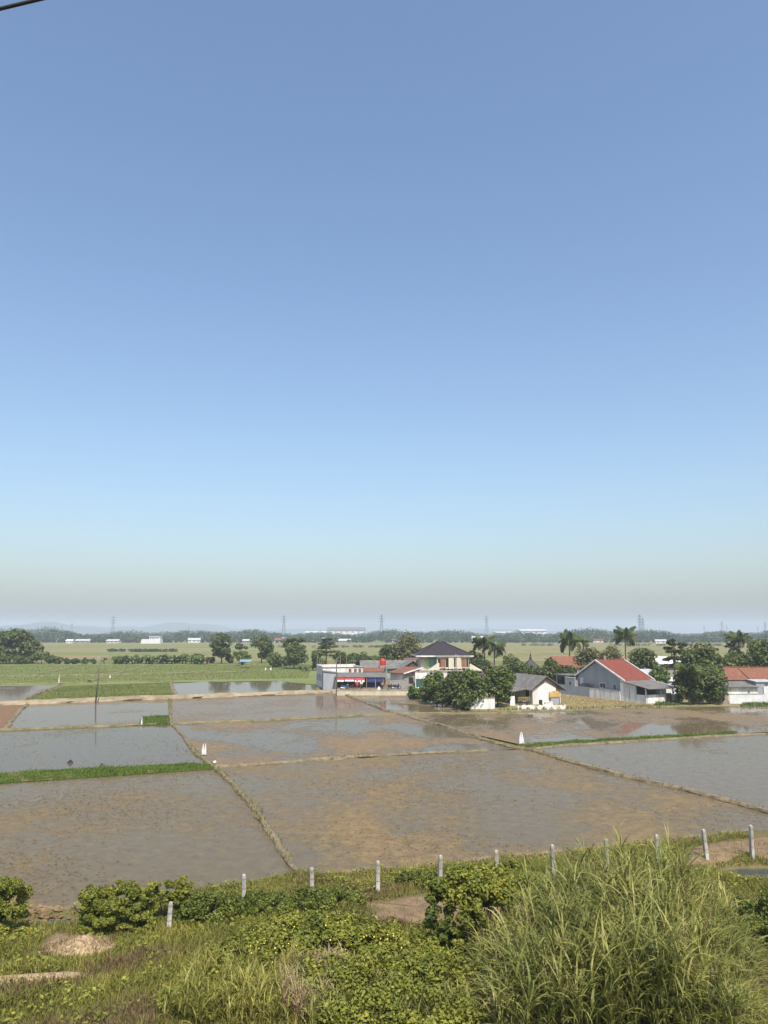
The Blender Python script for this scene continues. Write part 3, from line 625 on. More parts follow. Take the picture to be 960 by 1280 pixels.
# two-tier white building
p = G(193, 804.3); t = thing('far_villa', 'white two-tier building with a long flat terrace at the plain edge', 'building', (XZ(182, 804, p[1])[0], p[1] - 14, 0))
sc = p[1] / FPX
b = MB(); b.box(0, 23 * sc, 0, 9, 0, 4.2); b.build('wall', M['clean_white'], t)
b = MB(); b.box(9 * sc, 22 * sc, 1.5, 8.5, 4.2, 6.6); b.build('upper_wall', M['clean_white'], t)
b = MB(); b.box(8.5 * sc, 22.5 * sc, 1, 9, 6.6, 6.95); b.build('roof', M['white_roof'], t)
for i in range(5):
    b = MB(); b.box(10 * sc + i * 2.3 * sc, 11.2 * sc + i * 2.3 * sc, 1.4, 1.6, 4.6, 6.0); b.build('window', M['glass'], t)
# factories standing behind the wood
def factory(label, u0, u1, v_top, v_eave, Y, wallm, roofm):
    X0, zt = XZ(u0, v_top, Y); X1, ze = XZ(u1, v_eave, Y); w = X1 - X0
    t = thing('factory_hall', label, 'factory', (X0, Y, 0), 0, 'factory halls on the horizon')
    b = MB(); b.box(0, w, 0, 90, 0, ze); b.build('wall', M[wallm], t)
    b = MB(); b.ext([(-2, -2, ze - 0.3), (-2, 92, ze - 0.3), (-2, 45, zt)], (w + 4, 0, 0)); b.build('roof', M[roofm], t)
    for i in range(int(w / 14)):
        b = MB(); b.box(4 + i * 14, 9 + i * 14, -0.15, 0.2, ze * 0.62, ze * 0.74); b.build('window', M['glass'], t)
factory('large factory hall with a long dark roof on the horizon', 409, 455, 784.0, 787.4, 1900, 'clean_white', 'grey_roof')
factory('pale low factory annex left of the large hall', 381, 407, 789.0, 790.6, 1880, 'clean_white', 'white_roof')
factory('bright white factory hall on the horizon right of the palms', 652, 684, 786.6, 788.2, 1850, 'clean_white', 'white_roof')
factory('long white factory shed left of the bright hall', 622, 650, 789.6, 790.6, 1800, 'clean_white', 'white_roof')
factory('faint white shed between two pylons', 489, 508, 788.6, 789.8, 2000, 'clean_white', 'white_roof')
# pylons
def pylon(label, u, vt, Y, th=0.42):
    X, h = XZ(u, vt, Y); t = thing('pylon', label, 'pylon', (X, Y, 0), 0.35, 'power pylons on the horizon')
    b = MB(); hw = h * 0.085
    def wd(f): return hw * (1 - f) ** 1.25 + h * 0.012
    fs = np.linspace(0, 1, 9)
    for sx in (-1, 1):
        for sy in (-1, 1): b.tube([(sx * wd(f), sy * wd(f), f * h) for f in fs], th / 2, 4)
    for i in range(8):
        a, c = wd(fs[i]), wd(fs[i + 1]); z0, z1 = fs[i] * h, fs[i + 1] * h
        for s in (-1, 1):
            b.tube([(-a, s * a, z0), (c, s * c, z1)], th / 3, 4); b.tube([(a, s * a, z0), (-c, s * c, z1)], th / 3, 4)
            b.tube([(s * a, -a, z0), (s * c, c, z1)], th / 3, 4)
    b.build('tower', M['steel'], t)
    for f in (0.68, 0.80, 0.92):
        c = MB(); L = h * 0.13 * (1.25 - 0.35 * f); c.tube([(-L, 0, f * h), (0, 0, f * h + 1.2), (L, 0, f * h)], th / 2, 4); c.tube([(-L, 0, f * h), (0, 0, f * h - 0.6), (L, 0, f * h)], th / 3, 4)
        for s in (-1, 1): c.tube([(s * L, 0, f * h), (s * L, 0, f * h - 2)], 0.2, 4)
        c.build('cross_arm', M['steel'], t)
for lb, u, vt, Y, th in [('faint pylon at the left, shorter of two side by side', 77, 782, 2600, .5), ('faint pylon at the left, taller of two side by side', 90, 779, 2500, .5), ('clear tall pylon above the plain on the left', 142, 770, 1500, .5), ('faint small pylon above the far sheds', 236, 783, 2900, .5),
    ('pylon standing just left of the factory', 355, 769, 1700, .5), ('pylon standing just right of the factory', 477, 768, 1600, .55), ('pylon rising from a wooded mound right of the hip roof', 608, 769, 1900, .5),
    ('big double-looking pylon, front one', 799, 768, 1250, .55), ('big double-looking pylon, rear one', 803, 772, 1500, .55), ('faint pylon right of the big one', 880, 782, 2600, .5), ('slim pylon among three on the right', 902, 777, 1900, .5), ('faint pylon right of the slim one', 908, 781, 2700, .5), ('faint short pylon near the right edge', 947, 783, 2700, .5), ('pylon at the right edge of the view', 956, 777, 1800, .5)]:
    pylon(lb, u, vt, Y, th)

# ------------------------------------------------------------------ middle-distance trees
T = tree
T('broad_tree', 'big broad dark tree at the left edge of the view', 'tree', 12, 829, 790, 31, 'leaf_dark', 46, 6500, 0.75, 0.16, 1, cr=0.26)
T('broad_tree', 'smaller dark tree right of the big one', 'tree', 41, 829, 800, 11, 'leaf_dark', 26, 2600, 0.6, 0.12, 2)
for k, (u, vt, hw) in enumerate([(8, 815, 13), (30, 817, 12), (52, 814, 10), (64, 819, 7), (73, 821, 6), (84, 823, 5), (94, 822, 5), (107, 823, 6), (117, 824, 4)]):
    T('bush', ['round green bush under the big leftmost tree', 'second bush under the big leftmost tree', 'bush right of the big leftmost tree', 'bush at the left end of the low hedge row', 'second low bush from the left in the hedge row', 'third low bush from the left in the hedge row', 'fourth low bush from the left in the hedge row', 'fifth low bush from the left in the hedge row', 'last low bush of the hedge row before the leaning pole'][k], 'bush', u, 830, vt, hw, 'leaf_mid', 14, 900, 0.45, 0.05, 30 + k, 'low hedge row behind the rice')
r = np.random.default_rng(77)
for k, u in enumerate(np.arange(142, 262, 3.9)):
    banana('banana plant in the long row behind the rice field', u + r.normal(0, 1.2), 829.5 + r.normal(0, 0.6), r.uniform(1.4, 2.1), 200 + k, 'banana row behind the rice field')
banana('lone banana plant standing by the top of the leaning pole', 130, 829.6, 1.35, 3, None)
for k, (u, vt, hw) in enumerate([(150, 821, 8), (172, 820, 9), (205, 819, 9), (225, 821, 8), (246, 817, 9), (262, 821, 7), (286, 818, 8)]):
    T('bush', '%s dark bush from the left in the long banana row' % ['first', 'second', 'third', 'fourth', 'fifth', 'sixth', 'seventh'][k], 'bush', u, 829, vt, hw, 'leaf_mid' if k % 2 else 'leaf_dark', 12, 700, 0.45, 0.05, 50 + k, 'bushes in the banana row')
T('airy_tree', 'tall airy dark tree, leftmost of the trees behind the flooded paddy', 'tree', 277, 829.5, 789.5, 14, 'leaf_dark', 34, 3000, 0.5, 0.08, 61, flat=0.5, cr=0.24)
T('slim_tree', 'slim ragged tree right of the tall airy one', 'tree', 301, 829.5, 801, 9, 'leaf_dark', 18, 1300, 0.45, 0.08, 62, flat=0.6, cr=0.22)
T('bush', 'leafy bush at the foot of the slim ragged tree', 'bush', 303, 832, 814, 10, 'leaf_mid', 16, 1000, 0.42, 0.05, 63)
T('oval_tree', 'dark dense tree with flat top behind the field shelter', 'tree', 327, 829, 794.5, 15, 'leaf_dark', 30, 3000, 0.5, 0.10, 64, flat=0.7, cr=0.26)
T('bush', 'wide bush right of the field shelter', 'bush', 345, 834, 816, 14, 'leaf_mid', 18, 1400, 0.42, 0.05, 65)
T('twin_tree', 'dense round dark tree behind two pale field flags', 'tree', 367, 836, 807, 17, 'leaf_dark', 26, 3200, 0.42, 0.10, 66)
T('slim_tree', 'feathery tall tree top rising above the dense round tree', 'tree', 371, 832, 791, 11, 'leaf_dark', 20, 1500, 0.45, 0.35, 67, flat=0.5, cr=0.22)
T('slim_tree', 'shorter feathery tree left of the taller feathery one', 'tree', 360, 832, 797, 7, 'leaf_dark', 12, 900, 0.42, 0.4, 68, flat=0.5, cr=0.22)
layered('layered_tree', 'tree with flat spreading tiers of branches behind the white building', 408, 835, 798, 19, 69, layers=5, nl=2600)
for k, (u, vb, s) in enumerate([(383, 839, 1.2), (391, 838, 1.3), (399, 838, 1.2), (376, 838, 1.0), (352, 834, 1.0), (420, 836, 1.0), (428, 835, 1.0)]):
    banana('banana plant in the clump by the white building', u, vb, s, 300 + k, 'banana clump by the white building')
for k, (u, vt, hw) in enumerate([(398, 812, 10), (425, 814, 11), (442, 815, 10), (456, 816, 10), (468, 818, 8)]):
    T('bush', '%s green bush from the left in the hedge behind the unfinished white building' % ['first', 'second', 'third', 'fourth', 'fifth'][k], 'bush', u, 838, vt, hw, 'leaf_dark' if k % 2 else 'leaf_mid', 18, 1200, 0.4, 0.08, 80 + k, 'hedge behind the white building')
T('round_tree', 'dark upright tree left of the olive one behind grey roofs', 'tree', 486, 840, 803, 10, 'leaf_dark', 24, 2200, 0.38, 0.12, 91)
T('round_tree', 'wide olive tree left of the dark hip roof', 'tree', 510, 840, 794.5, 20, 'leaf_olive', 34, 3800, 0.42, 0.10, 92)
T('round_tree', 'dark tree right behind the dark hip roof', 'tree', 592, 846, 811, 13, 'leaf_dark', 22, 2000, 0.38, 0.1, 93)
T('bush', 'dark bush between the two-storey house and palm', 'bush', 601, 848, 822, 11, 'leaf_dark', 18, 1400, 0.36, 0.05, 94)
palm('two-headed coconut palm right of the two-storey house, left head', 607, 846, 805, 15, 101, lean=0.5)
palm('two-headed coconut palm right of the two-storey house, right head', 618, 846, 811, 15, 102, lean=0.4)
T('feather_tree', 'soft feathery green tree right of the two-headed palm', 'tree', 640, 850, 815, 13, 'leaf_mid', 22, 2200, 0.3, 0.1, 95, flat=1.2, cr=0.22)
T('bush', 'grey green bush beside the soft feathery tree', 'bush', 652, 851, 826, 10, 'leaf_mid', 16, 1200, 0.34, 0.05, 96)
T('bush', 'bright leafy bush behind the grey fibre roof', 'bush', 668, 857, 832, 12, 'leaf_mid', 18, 1700, 0.34, 0.05, 97)
T('round_tree', 'dark rounded tree behind the white gable', 'tree', 690, 858, 826, 17, 'leaf_dark', 28, 3000, 0.36, 0.08, 98)
T('bush', 'dark bush beside the window shed', 'bush', 712, 856, 832, 13, 'leaf_dark', 18, 1600, 0.34, 0.05, 99)
palm('leaning coconut palm left of the red roof', 712, 846, 803, 17, 103)
palm('tall coconut palm standing above the red roof', 783, 846, 796, 16, 104)
palm('thin coconut palm beside the olive crown', 731, 848, 803, 10, 105, nf=12)
T('olive_tree', 'wide olive tree behind the red roof, left crown', 'tree', 737, 850, 808, 18, 'leaf_olive', 28, 3000, 0.38, 0.1, 111)
T('olive_tree', 'wide olive tree behind the red roof, right crown', 'tree', 760, 850, 806, 18, 'leaf_olive', 28, 3000, 0.38, 0.1, 112)
T('round_tree', 'dark dense tree right of the red roof', 'tree', 805, 856, 808, 18, 'leaf_dark', 30, 3600, 0.36, 0.08, 113)
T('bush', 'dark bush left under the dark dense tree', 'bush', 790, 856, 822, 11, 'leaf_dark', 18, 1500, 0.34, 0.05, 114)
T('bush', 'bright green round bush behind the lean-to roof', 'bush', 823, 868, 834, 14, 'leaf_bright', 24, 2400, 0.3, 0.1, 115)
layered('umbrella_tree', 'tree with dark flat crown in front of the white roofed hall', 842, 856, 801, 15, 116, layers=4, nl=2200)
layered('umbrella_tree', 'second dark flat crowned tree right of the white roofed hall', 856, 858, 804, 13, 117, layers=4, nl=1800)
T('round_tree', 'large dark tree behind the frond covered thicket', 'tree', 878, 862, 806, 24, 'leaf_dark', 36, 4600, 0.4, 0.1, 118)
T('round_tree', 'green sunlit tree in the middle of the thicket', 'tree', 884, 872, 824, 22, 'leaf_mid', 34, 4200, 0.34, 0.08, 119)
T('round_tree', 'dark tree right of the thicket behind the tiled house', 'tree', 905, 862, 818, 16, 'leaf_dark', 26, 2800, 0.36, 0.08, 120)
T('bush', 'low dark thicket beside the white wall', 'bush', 862, 881, 843, 17, 'leaf_dark', 28, 3000, 0.3, 0.02, 121)
T('bush', 'tall dark bush at the thicket front', 'bush', 887, 881, 838, 19, 'leaf_dark', 30, 3600, 0.3, 0.02, 122)
palm('low palm with hanging fronds at the thicket front', 862, 881.5, 846, 22, 106, nf=16, lean=0.1)
palm('palm behind the tiled roof with dark crown', 925, 850, 800, 15, 107)
palm('second palm behind the tiled roof, shorter', 914, 850, 812, 11, 108, nf=12)
T('round_tree', 'dark tree behind the tiled roof', 'tree', 925, 856, 814, 19, 'leaf_dark', 30, 3600, 0.36, 0.08, 123)
T('round_tree', 'tall dark tree at the right edge behind the tiled house', 'tree', 958, 856, 794, 17, 'leaf_mid', 34, 4200, 0.38, 0.08, 124)
T('round_tree', 'dark tree half out of view at the right edge', 'tree', 985, 858, 802, 20, 'leaf_dark', 30, 3000, 0.38, 0.08, 125)
# the trees in front of the two-storey house
for k, (u, vb, vt, hw, mt, lb) in enumerate([(519, 874, 857, 11, 'leaf_bright', 'low flowering bush at the corner of the stall yard'), (534, 878, 856, 10, 'leaf_mid', 'low bush between the flowering bush and the round trees'),
    (546, 881, 838, 15, 'leaf_mid', 'leftmost round tree before the two-storey house'), (567, 884, 841, 16, 'leaf_dark', 'second round tree before the two-storey house'), (590, 886, 837, 19, 'leaf_mid', 'third round tree before the two-storey house'),
    (622, 884, 832.5, 25, 'leaf_mid', 'largest round tree beside the porch of the white gable'), (580, 888, 866, 12, 'leaf_dark', 'low dark bush under the third round tree'), (553, 884, 864, 11, 'leaf_dark', 'low dark bush under the leftmost round tree')]):
    T('round_tree' if hw > 13 else 'bush', lb, 'tree' if hw > 13 else 'bush', u, vb, vt, hw, mt, 30, 4200 if hw > 13 else 1700, 0.27, 0.16 if hw > 13 else 0.03, 140 + k)
r = np.random.default_rng(5); m = MB(); p = G(524, 873); P = np.c_[r.normal(p[0], 1.0, 60), r.normal(p[1] - 0.9, 0.5, 60), r.uniform(0.7, 2.0, 60)]
leafquads(m, P, nrm(rdir(r, 60) + [0, -1, 0.6]), 0.2, r, 1.0); stuff(m.build('pale_flowers', M['pale_flower']), 'pale blossoms on the low bush beside the stall yard', 'flowers')

# ------------------------------------------------------------------ village buildings
# unfinished white building
Y = 156.0; X0 = XZ(403, 861, Y)[0]; sc = Y / FPX / 1.02
t = thing('unfinished_building', 'white walled unfinished building with bare rods on top', 'building', (X0, Y, 0), R(14))
b = MB(); b.box(0, 8.2, 0, 0.25, 0, 3.9); b.box(0, 8.2, 7.6, 7.85, 0, 4.3); b.box(-0.002, 0.25, 0.25, 7.6, 0, 4.25); b.box(7.95, 8.202, 0.25, 7.6, 0, 4.1); b.build('wall', M['white'], t)
b = MB(); b.box(0.25, 7.95, 0.25, 7.6, 3.3, 3.5); b.build('roof_slab', M['concrete'], t)
b = MB(); b.box(-0.08, 8.28, -0.08, 0.33, 3.9, 4.05); b.build('parapet_cap', M['earth'], t)
for i, (x, y, h) in enumerate([(0.1, 7.6, 2.2), (0.1, 5.0, 1.3), (0.1, 2.0, 2.0), (1.4, 7.6, 2.0), (2.4, 7.6, 2.3), (3.2, 7.6, 1.9), (5.0, 7.6, 2.0), (6.3, 7.6, 1.6), (7.9, 7.6, 1.4)]):
    b = MB(); b.tube([(x, y, 3.6), (x + 0.02, y, 4.2 + h)], 0.045, 5); b.build('rod', M['bamboo'], t)
for i, x in enumerate([5.3, 6.4, 7.3]):
    b = MB(); b.box(x, x + 0.5, -0.1, -0.003, 3.0, 3.7); b.build('brick_patch', M['orange_roof'], t)
for i in range(3): winpart(t, 'l', 0.9 + i * 2.3, 1.3, 1.0, 1.3, -0.002, 'concrete', bars=1)
# concrete shed before it
p = G(404, 862.5); t = thing('block_shed', 'grey rendered shed with slanted top in front of the white building', 'shed', (p[0], p[1], 0), R(8))
b = MB(); b.ext([(0, 0, 0), (2.7, 0, 0), (2.7, 0, 3.1), (0.4, 0, 3.45), (0, 0, 3.35)], (0, 4.2, 0)); b.build('wall', M['grey_plaster'], t)
b = MB(); b.ext([(-0.1, -0.15, 3.46), (2.85, -0.15, 3.12), (2.85, -0.15, 3.2), (-0.1, -0.15, 3.56)], (0, 4.4, 0)); b.build('roof', M['grey_roof'], t)
b = MB(); b.box(2.705, 2.76, 0.3, 1.2, 0, 2.1); b.build('door', M['teal'], t)
# stall
p = G(419.5, 863); t = thing('roadside_stall', 'open roadside stall with red and white awnings and navy banners', 'stall', (p[0], p[1], 0), R(-2))
b = MB(); b.ext([(-0.3, -0.3, 2.45), (-0.3, 4.6, 3.05), (-0.3, 4.6, 3.13), (-0.3, -0.3, 2.53)], (9.8, 0, 0)); b.build('roof', M['grey_roof'], t)
b = MB(); b.box(0, 9.2, 4.3, 4.45, 0, 2.95); b.box(-0.05, 0.05, 1.5, 4.3, 0, 2.6); b.build('wall', M['dark_wood'], t)
for x in (0.05, 2.3, 4.7, 5.9, 7.6, 9.1):
    b = MB(); b.box(x - 0.05, x + 0.05, -0.1, 0.0, 0, 2.45); b.build('post', M['bamboo'], t)
for i, (x0, x1, mm, z0) in enumerate([(0.3, 1.7, 'red_cloth', 1.95), (1.75, 3.6, 'red_cloth', 2.0), (3.65, 5.6, 'red_cloth', 1.9)]):
    b = MB(); b.ext([(x0, -0.75, z0), (x0, -0.12, 2.42), (x0, -0.12, 2.46), (x0, -0.75, z0 + 0.04)], (x1 - x0, 0, 0)); b.build('awning', M[mm], t)
    b = MB(); b.box(x0 + 0.05, x1 - 0.05, -0.79, -0.76, z0 - 0.28, z0 + 0.03); b.build('valance', M['white_cloth'], t)
for i, (x0, x1) in enumerate([(5.95, 7.55), (7.65, 9.05)]):
    b = MB(); b.box(x0, x1, -0.16, -0.12, 1.55, 2.35); b.build('banner', M['navy_cloth'], t)
b = MB(); b.box(6.0, 9.0, 1.2, 1.25, 0, 1.5); b.build('partition', M['navy_cloth'], t)
for i, (x, h, mm) in enumerate([(0.6, 1.1, 'dark_wood'), (3.0, 1.2, 'red_cloth'), (4.2, 0.9, 'dark_wood')]):
    b = MB(); b.box(x, x + 1.1, 1.6, 2.3, 0, h * 0.15); b.box(x + 0.03, x + 1.07, 1.65, 2.25, h * 0.15, h); b.box(x - 0.05, x + 1.15, 1.55, 2.35, h, h + 0.06); b.build('counter', M[mm], t)
# canal wall under the stall
p0, p1 = G(421, 869.5), G(512, 869.5)
t = thing('retaining_wall', 'long cream retaining wall below the stall', 'wall', (p0[0], p0[1], 0)); w = p1[0] - p0[0]
b = MB(); b.box(0, w, 0, 0.35, -0.1, 0.85); b.build('face', M['retaining'], t)
b = MB(); b.box(-0.05, w + 0.05, -0.06, 0.42, 0.85, 0.97); b.build('coping', M['concrete'], t)
sheet('stall_yard', [(421, 868.6), (512, 868.6), (520, 858), (421, 858)], 0.5, M['soil'], 'earth yard of the stall')

# motorbikes
def motorbike(label, x, y, z, rz, body, group='parked motorbikes'):
    t = thing('motorbike', label, 'motorbike', (x, y, z), rz, group)
    for cx in (-0.62, 0.62):
        b = MB(); b.ring((cx, 0, 0.28), 0.24, 0.045, 16, 'y'); w_ = b.build('wheel', M['rubber'], t, True)
        b = MB(); b.ring((cx, 0, 0.28), 0.17, 0.02, 14, 'y')
        for a in range(5): b.tube([(cx, 0, 0.28), (cx + 0.17 * math.cos(a * 1.257), 0, 0.28 + 0.17 * math.sin(a * 1.257))], 0.012, 4)
        b.build('rim', M['chrome'], w_)
    b = MB(); b.ext([(-0.75, -0.11, 0.62), (-0.3, -0.14, 0.35), (0.2, -0.14, 0.32), (0.45, -0.1, 0.55), (0.52, -0.1, 0.9), (0.42, -0.1, 0.92), (0.25, -0.12, 0.6), (-0.2, -0.13, 0.68), (-0.8, -0.1, 0.74)], (0, 0.25, 0)); b.build('body', M[body], t)
    b = MB(); b.ext([(-0.75, -0.13, 0.74), (0.1, -0.13, 0.69), (0.15, -0.13, 0.76), (-0.2, -0.13, 0.8), (-0.78, -0.13, 0.82)], (0, 0.28, 0)); b.build('seat', M['rubber'], t)
    b = MB(); b.tube([(0.62, 0, 0.28), (0.47, 0, 0.95)], 0.03, 6); b.build('fork', M['chrome'], t)
    b = MB(); b.tube([(0.36, -0.33, 1.0), (0.47, -0.1, 0.98), (0.47, 0.1, 0.98), (0.36, 0.33, 1.0)], 0.018, 5); b.build('handlebar', M['rubber'], t)
    b = MB(); b.lathe((0.54, 0.02, 0.8), [(0.02, 0), (0.08, 0.03), (0.09, 0.1), (0.03, 0.16)], 8); b.build('headlight', M['chrome'], t, True)
    b = MB(); b.tube([(-0.1, -0.15, 0.28), (-0.85, -0.17, 0.36)], [0.03, 0.05], 6); b.build('exhaust', M['chrome'], t)
    return t
zy = 0.5
q = G(431, 866); motorbike('blue motorbike parked under the red awning', q[0], q[1] + 1.2, zy, R(10), 'bike_blue')
q = G(437, 866); motorbike('black motorbike parked right of the blue one', q[0], q[1] + 1.4, zy, R(172), 'bike_black')
q = G(488, 866); motorbike('black motorbike by the block wall, left of the two there', q[0], q[1] + 1.8, zy, R(60), 'bike_black')
q = G(496, 866); motorbike('black motorbike by the block wall, right of the two there', q[0], q[1] + 2.2, zy, R(30), 'bike_black')
# people
def person(label, x, y, z, rz, shirt, trousers, h=1.62, sit=False):
    t = thing('person', label, 'person', (x, y, z), rz)
    k = h / 1.62
    J = {'pel': (0, 0, .88), 'ch': (0, .01, 1.18), 'nk': (0, 0, 1.36), 'hd': (0, -.02, 1.50), 'top': (0, -.01, 1.60),
         'sl': (.17, 0, 1.30), 'el': (.25, .02, 1.05), 'wl': (.24, -.10, .84), 'hl': (.23, -.14, .76), 'sr': (-.17, 0, 1.30), 'er': (-.26, .02, 1.06), 'wr': (-.20, -.16, .92), 'hr': (-.18, -.22, .88),
         'll': (.09, 0, .86), 'kl': (.10, -.02, .46), 'al': (.10, .02, .08), 'fl': (.11, -.14, .04), 'lr': (-.09, 0, .86), 'kr': (-.11, -.04, .46), 'ar': (-.12, .03, .08), 'fr': (-.13, -.13, .04)}
    rad = {'pel': .13, 'ch': .14, 'nk': .055, 'hd': .095, 'top': .075, 'sl': .065, 'el': .045, 'wl': .032, 'hl': .035, 'sr': .065, 'er': .045, 'wr': .032, 'hr': .035, 'll': .09, 'kl': .06, 'al': .042, 'fl': .035, 'lr': .09, 'kr': .06, 'ar': .042, 'fr': .035}
    E_ = [('pel', 'ch'), ('ch', 'nk'), ('nk', 'hd'), ('hd', 'top'), ('ch', 'sl'), ('sl', 'el'), ('el', 'wl'), ('wl', 'hl'), ('ch', 'sr'), ('sr', 'er'), ('er', 'wr'), ('wr', 'hr'), ('pel', 'll'), ('ll', 'kl'), ('kl', 'al'), ('al', 'fl'), ('pel', 'lr'), ('lr', 'kr'), ('kr', 'ar'), ('ar', 'fr')]
    def skin(keys, edges, grow, name, mat):
        keys = list(keys); me = bpy.data.meshes.new(name); me.from_pydata([tuple(c * k for c in J[q]) for q in keys], [(keys.index(a), keys.index(c)) for a, c in edges], [])
        o = link(name, me, M[mat], t); md = o.modifiers.new('skin', 'SKIN'); o.modifiers.new('sub', 'SUBSURF').levels = 1
        for i, q in enumerate(keys): me.skin_vertices[0].data[i].radius = (rad[q] * k * grow,) * 2
        me.skin_vertices[0].data[0].use_root = True
        return o
    skin(J, E_, 1.0, 'body', 'skin')
    skin(['ch', 'pel', 'sl', 'el', 'sr', 'er'], [('ch', 'pel'), ('ch', 'sl'), ('sl', 'el'), ('ch', 'sr'), ('sr', 'er')], 1.15, 'shirt', shirt)
    skin(['pel', 'll', 'kl', 'al', 'lr', 'kr', 'ar'], [('pel', 'll'), ('ll', 'kl'), ('kl', 'al'), ('pel', 'lr'), ('lr', 'kr'), ('kr', 'ar')], 1.13, 'trousers', trousers)
    b = MB(); b.lathe((0, 0.0, 1.50 * k), [(0.105, -0.02), (0.115, 0.05), (0.095, 0.12), (0.03, 0.16)], 10); b.build('hair', M['hair'], t, True)
    return t
q = G(446, 866); person('person in red clothing standing under the red awning', q[0], q[1] + 1.3, zy, 0.2, 'red_cloth', 'red_cloth')
q = G(451.5, 866); person('person in pale shirt beside the one in red', q[0], q[1] + 1.0, zy, -0.3, 'white_cloth', 'dark_interior')
q = G(478, 867); person('person in yellow shirt standing at the end of the stall', q[0], q[1] + 0.9, zy, 0.5, 'yellow_cloth', 'dark_interior')
# white sack by the stall end
q = G(473.5, 867); b = MB(); b.lathe((q[0], q[1] + 0.5, zy), [(0.18, 0), (0.3, 0.08), (0.28, 0.4), (0.12, 0.6), (0.16, 0.7)], 10); tag(b.build('sack', M['white_cloth'], None, True), 'white sack standing at the end of the stall', 'sack')

# long grey roofed house behind
p = G(452, 848); t = thing('grey_roof_house', 'long low house with grey fibre roof behind the water tank', 'house', (p[0], p[1], 0), R(3))
gable_shell(MB(), 15.6, 6.5, 2.4, 3.9).build('wall', M['teal'], t)
roof_slabs(MB(), -0.4, 16.0, 6.5, 2.55, 4.05, 0.7).build('roof', M['grey_roof'], t)
for i in range(4): winpart(t, 'f', 1.0 + i * 3.8, 0.9, 1.4, 1.1, 0.0, 'clean_white')
p = G(497, 850); t = thing('grey_roof_house', 'small cross-gabled house with dark gable right of the water tank', 'house', (p[0], p[1] + 1, 0), R(100 - 180))
gable_shell(MB(), 5.0, 5.2, 2.7, 4.3).build('wall', M['dark_wood'], t)
roof_slabs(MB(), -0.5, 5.4, 5.2, 2.85, 4.45, 0.6).build('roof', M['grey_roof'], t)
p = G(522, 846); t = thing('grey_roof_house', 'low dark roofed house beside the olive tree', 'house', (p[0] - 3, p[1], 0), R(2))
gable_shell(MB(), 7.0, 5.0, 2.6, 4.3).build('wall', M['block'], t)
roof_slabs(MB(), -0.3, 7.4, 5.0, 2.75, 4.45, 0.6).build('roof', M['brown_tile'], t)
# pale flat roof between stall and tank
p = G(453, 858); t = thing('low_shed', 'low shed with rusty pink roof behind the stall', 'shed', (p[0], p[1], 0), 0)
b = MB(); b.box(0, 4.2, 0, 4, 0, 2.9); b.build('wall', M['white'], t)
b = MB(); b.ext([(-0.2, -0.3, 2.92), (-0.2, 4.3, 3.5), (-0.2, 4.3, 3.58), (-0.2, -0.3, 3.0)], (4.6, 0, 0)); b.build('roof', M['orange_roof'], t)
winpart(t, 'f', 1.2, 1.2, 1.2, 1.0)
# red water tank
def watertank(label, u, vb, z0, h, rad, stand, grp='red water tanks'):
    p = G(u, vb); t = thing('water_tank', label, 'water tank', (p[0], p[1], 0), 0.2, grp)
    b = MB(); prof = [(rad * 0.96, 0), (rad, 0.06 * h)]
    for i in range(4): z = h * (0.1 + 0.17 * i); prof += [(rad, z), (rad * 1.04, z + 0.05 * h), (rad, z + 0.1 * h)]
    prof += [(rad * 0.98, h * 0.78), (rad * 0.6, h * 0.92), (rad * 0.25, h * 0.97), (rad * 0.25, h * 1.03)]
    b.lathe((0, 0, z0), prof, 20); b.build('tank', M['tank_red'], t, True)
    b = MB(); b.box(-rad * 1.1, rad * 1.1, -rad * 1.1, rad * 1.1, z0 - 0.14, z0 - 0.005); b.build('platform', M['concrete'], t)
    if stand:
        for sx in (-1, 1):
            for sy in (-1, 1):
                b = MB(); b.box(sx * rad - 0.09, sx * rad + 0.09, sy * rad - 0.09, sy * rad + 0.09, 0, z0 - 0.14); b.build('leg', M['block'], t)
        b = MB(); b.tube([(-rad, -rad, 0.5), (rad, -rad, z0 - 0.3)], 0.05, 4); b.tube([(rad, -rad, 0.5), (-rad, -rad, z0 - 0.3)], 0.05, 4); b.build('brace', M['steel'], t)
    return t
watertank('red water tank on a tall stand behind the stall', 478.5, 856, 4.0, 1.45, 0.66, True)
# orange roofed building
p = G(505, 862); t = thing('orange_roof_house', 'block walled house with small weathered orange roof beside the stall', 'house', (p[0], p[1], 0), R(38))
b = MB(); b.box(0, 4.0, 0, 4.2, 0, 3.0); b.build('wall', M['block'], t)
b = MB(); b.box(-0.03, -0.003, 0.15, 4.1, 1.75, 2.98); b.build('whitewash_panel', M['white'], t)
b = MB(); b.ext([(-0.5, 4.6, 3.0), (-0.5, -0.5, 3.0), (4.4, -0.5, 4.0), (4.4, 4.6, 4.0)], (0, 0, 0.12)); b.build('roof', M['orange_roof'], t)
b = MB(); b.ext([(-0.55, -0.62, 2.95), (4.45, -0.62, 3.97), (4.45, -0.62, 4.2), (-0.55, -0.62, 3.18)], (0, 0.1, 0)); b.build('rake_board', M['white'], t)
b = MB(); b.ext([(0.001, 0.003, 3.0), (4.0, 0.003, 3.0), (4.0, 0.003, 3.88), (0.001, 0.003, 3.07)], (0, 0.15, 0)); b.build('gable_wall', M['brown_wall'], t)
b = MB(); b.box(3.6, 4.02, -0.06, -0.003, 0, 3.0); b.build('pillar', M['white'], t)
winpart(t, 'f', 1.2, 1.1, 1.1, 1.2, 0.0, 'dark_wood')
p = G(487, 864.5); t = thing('block_wall', 'low bare block wall in front of the orange roofed house', 'wall', (p[0], p[1], 0.5), R(2))
b = MB(); b.box(0, 3.2, 0, 0.2, -0.5, 1.5); b.build('face', M['block'], t)
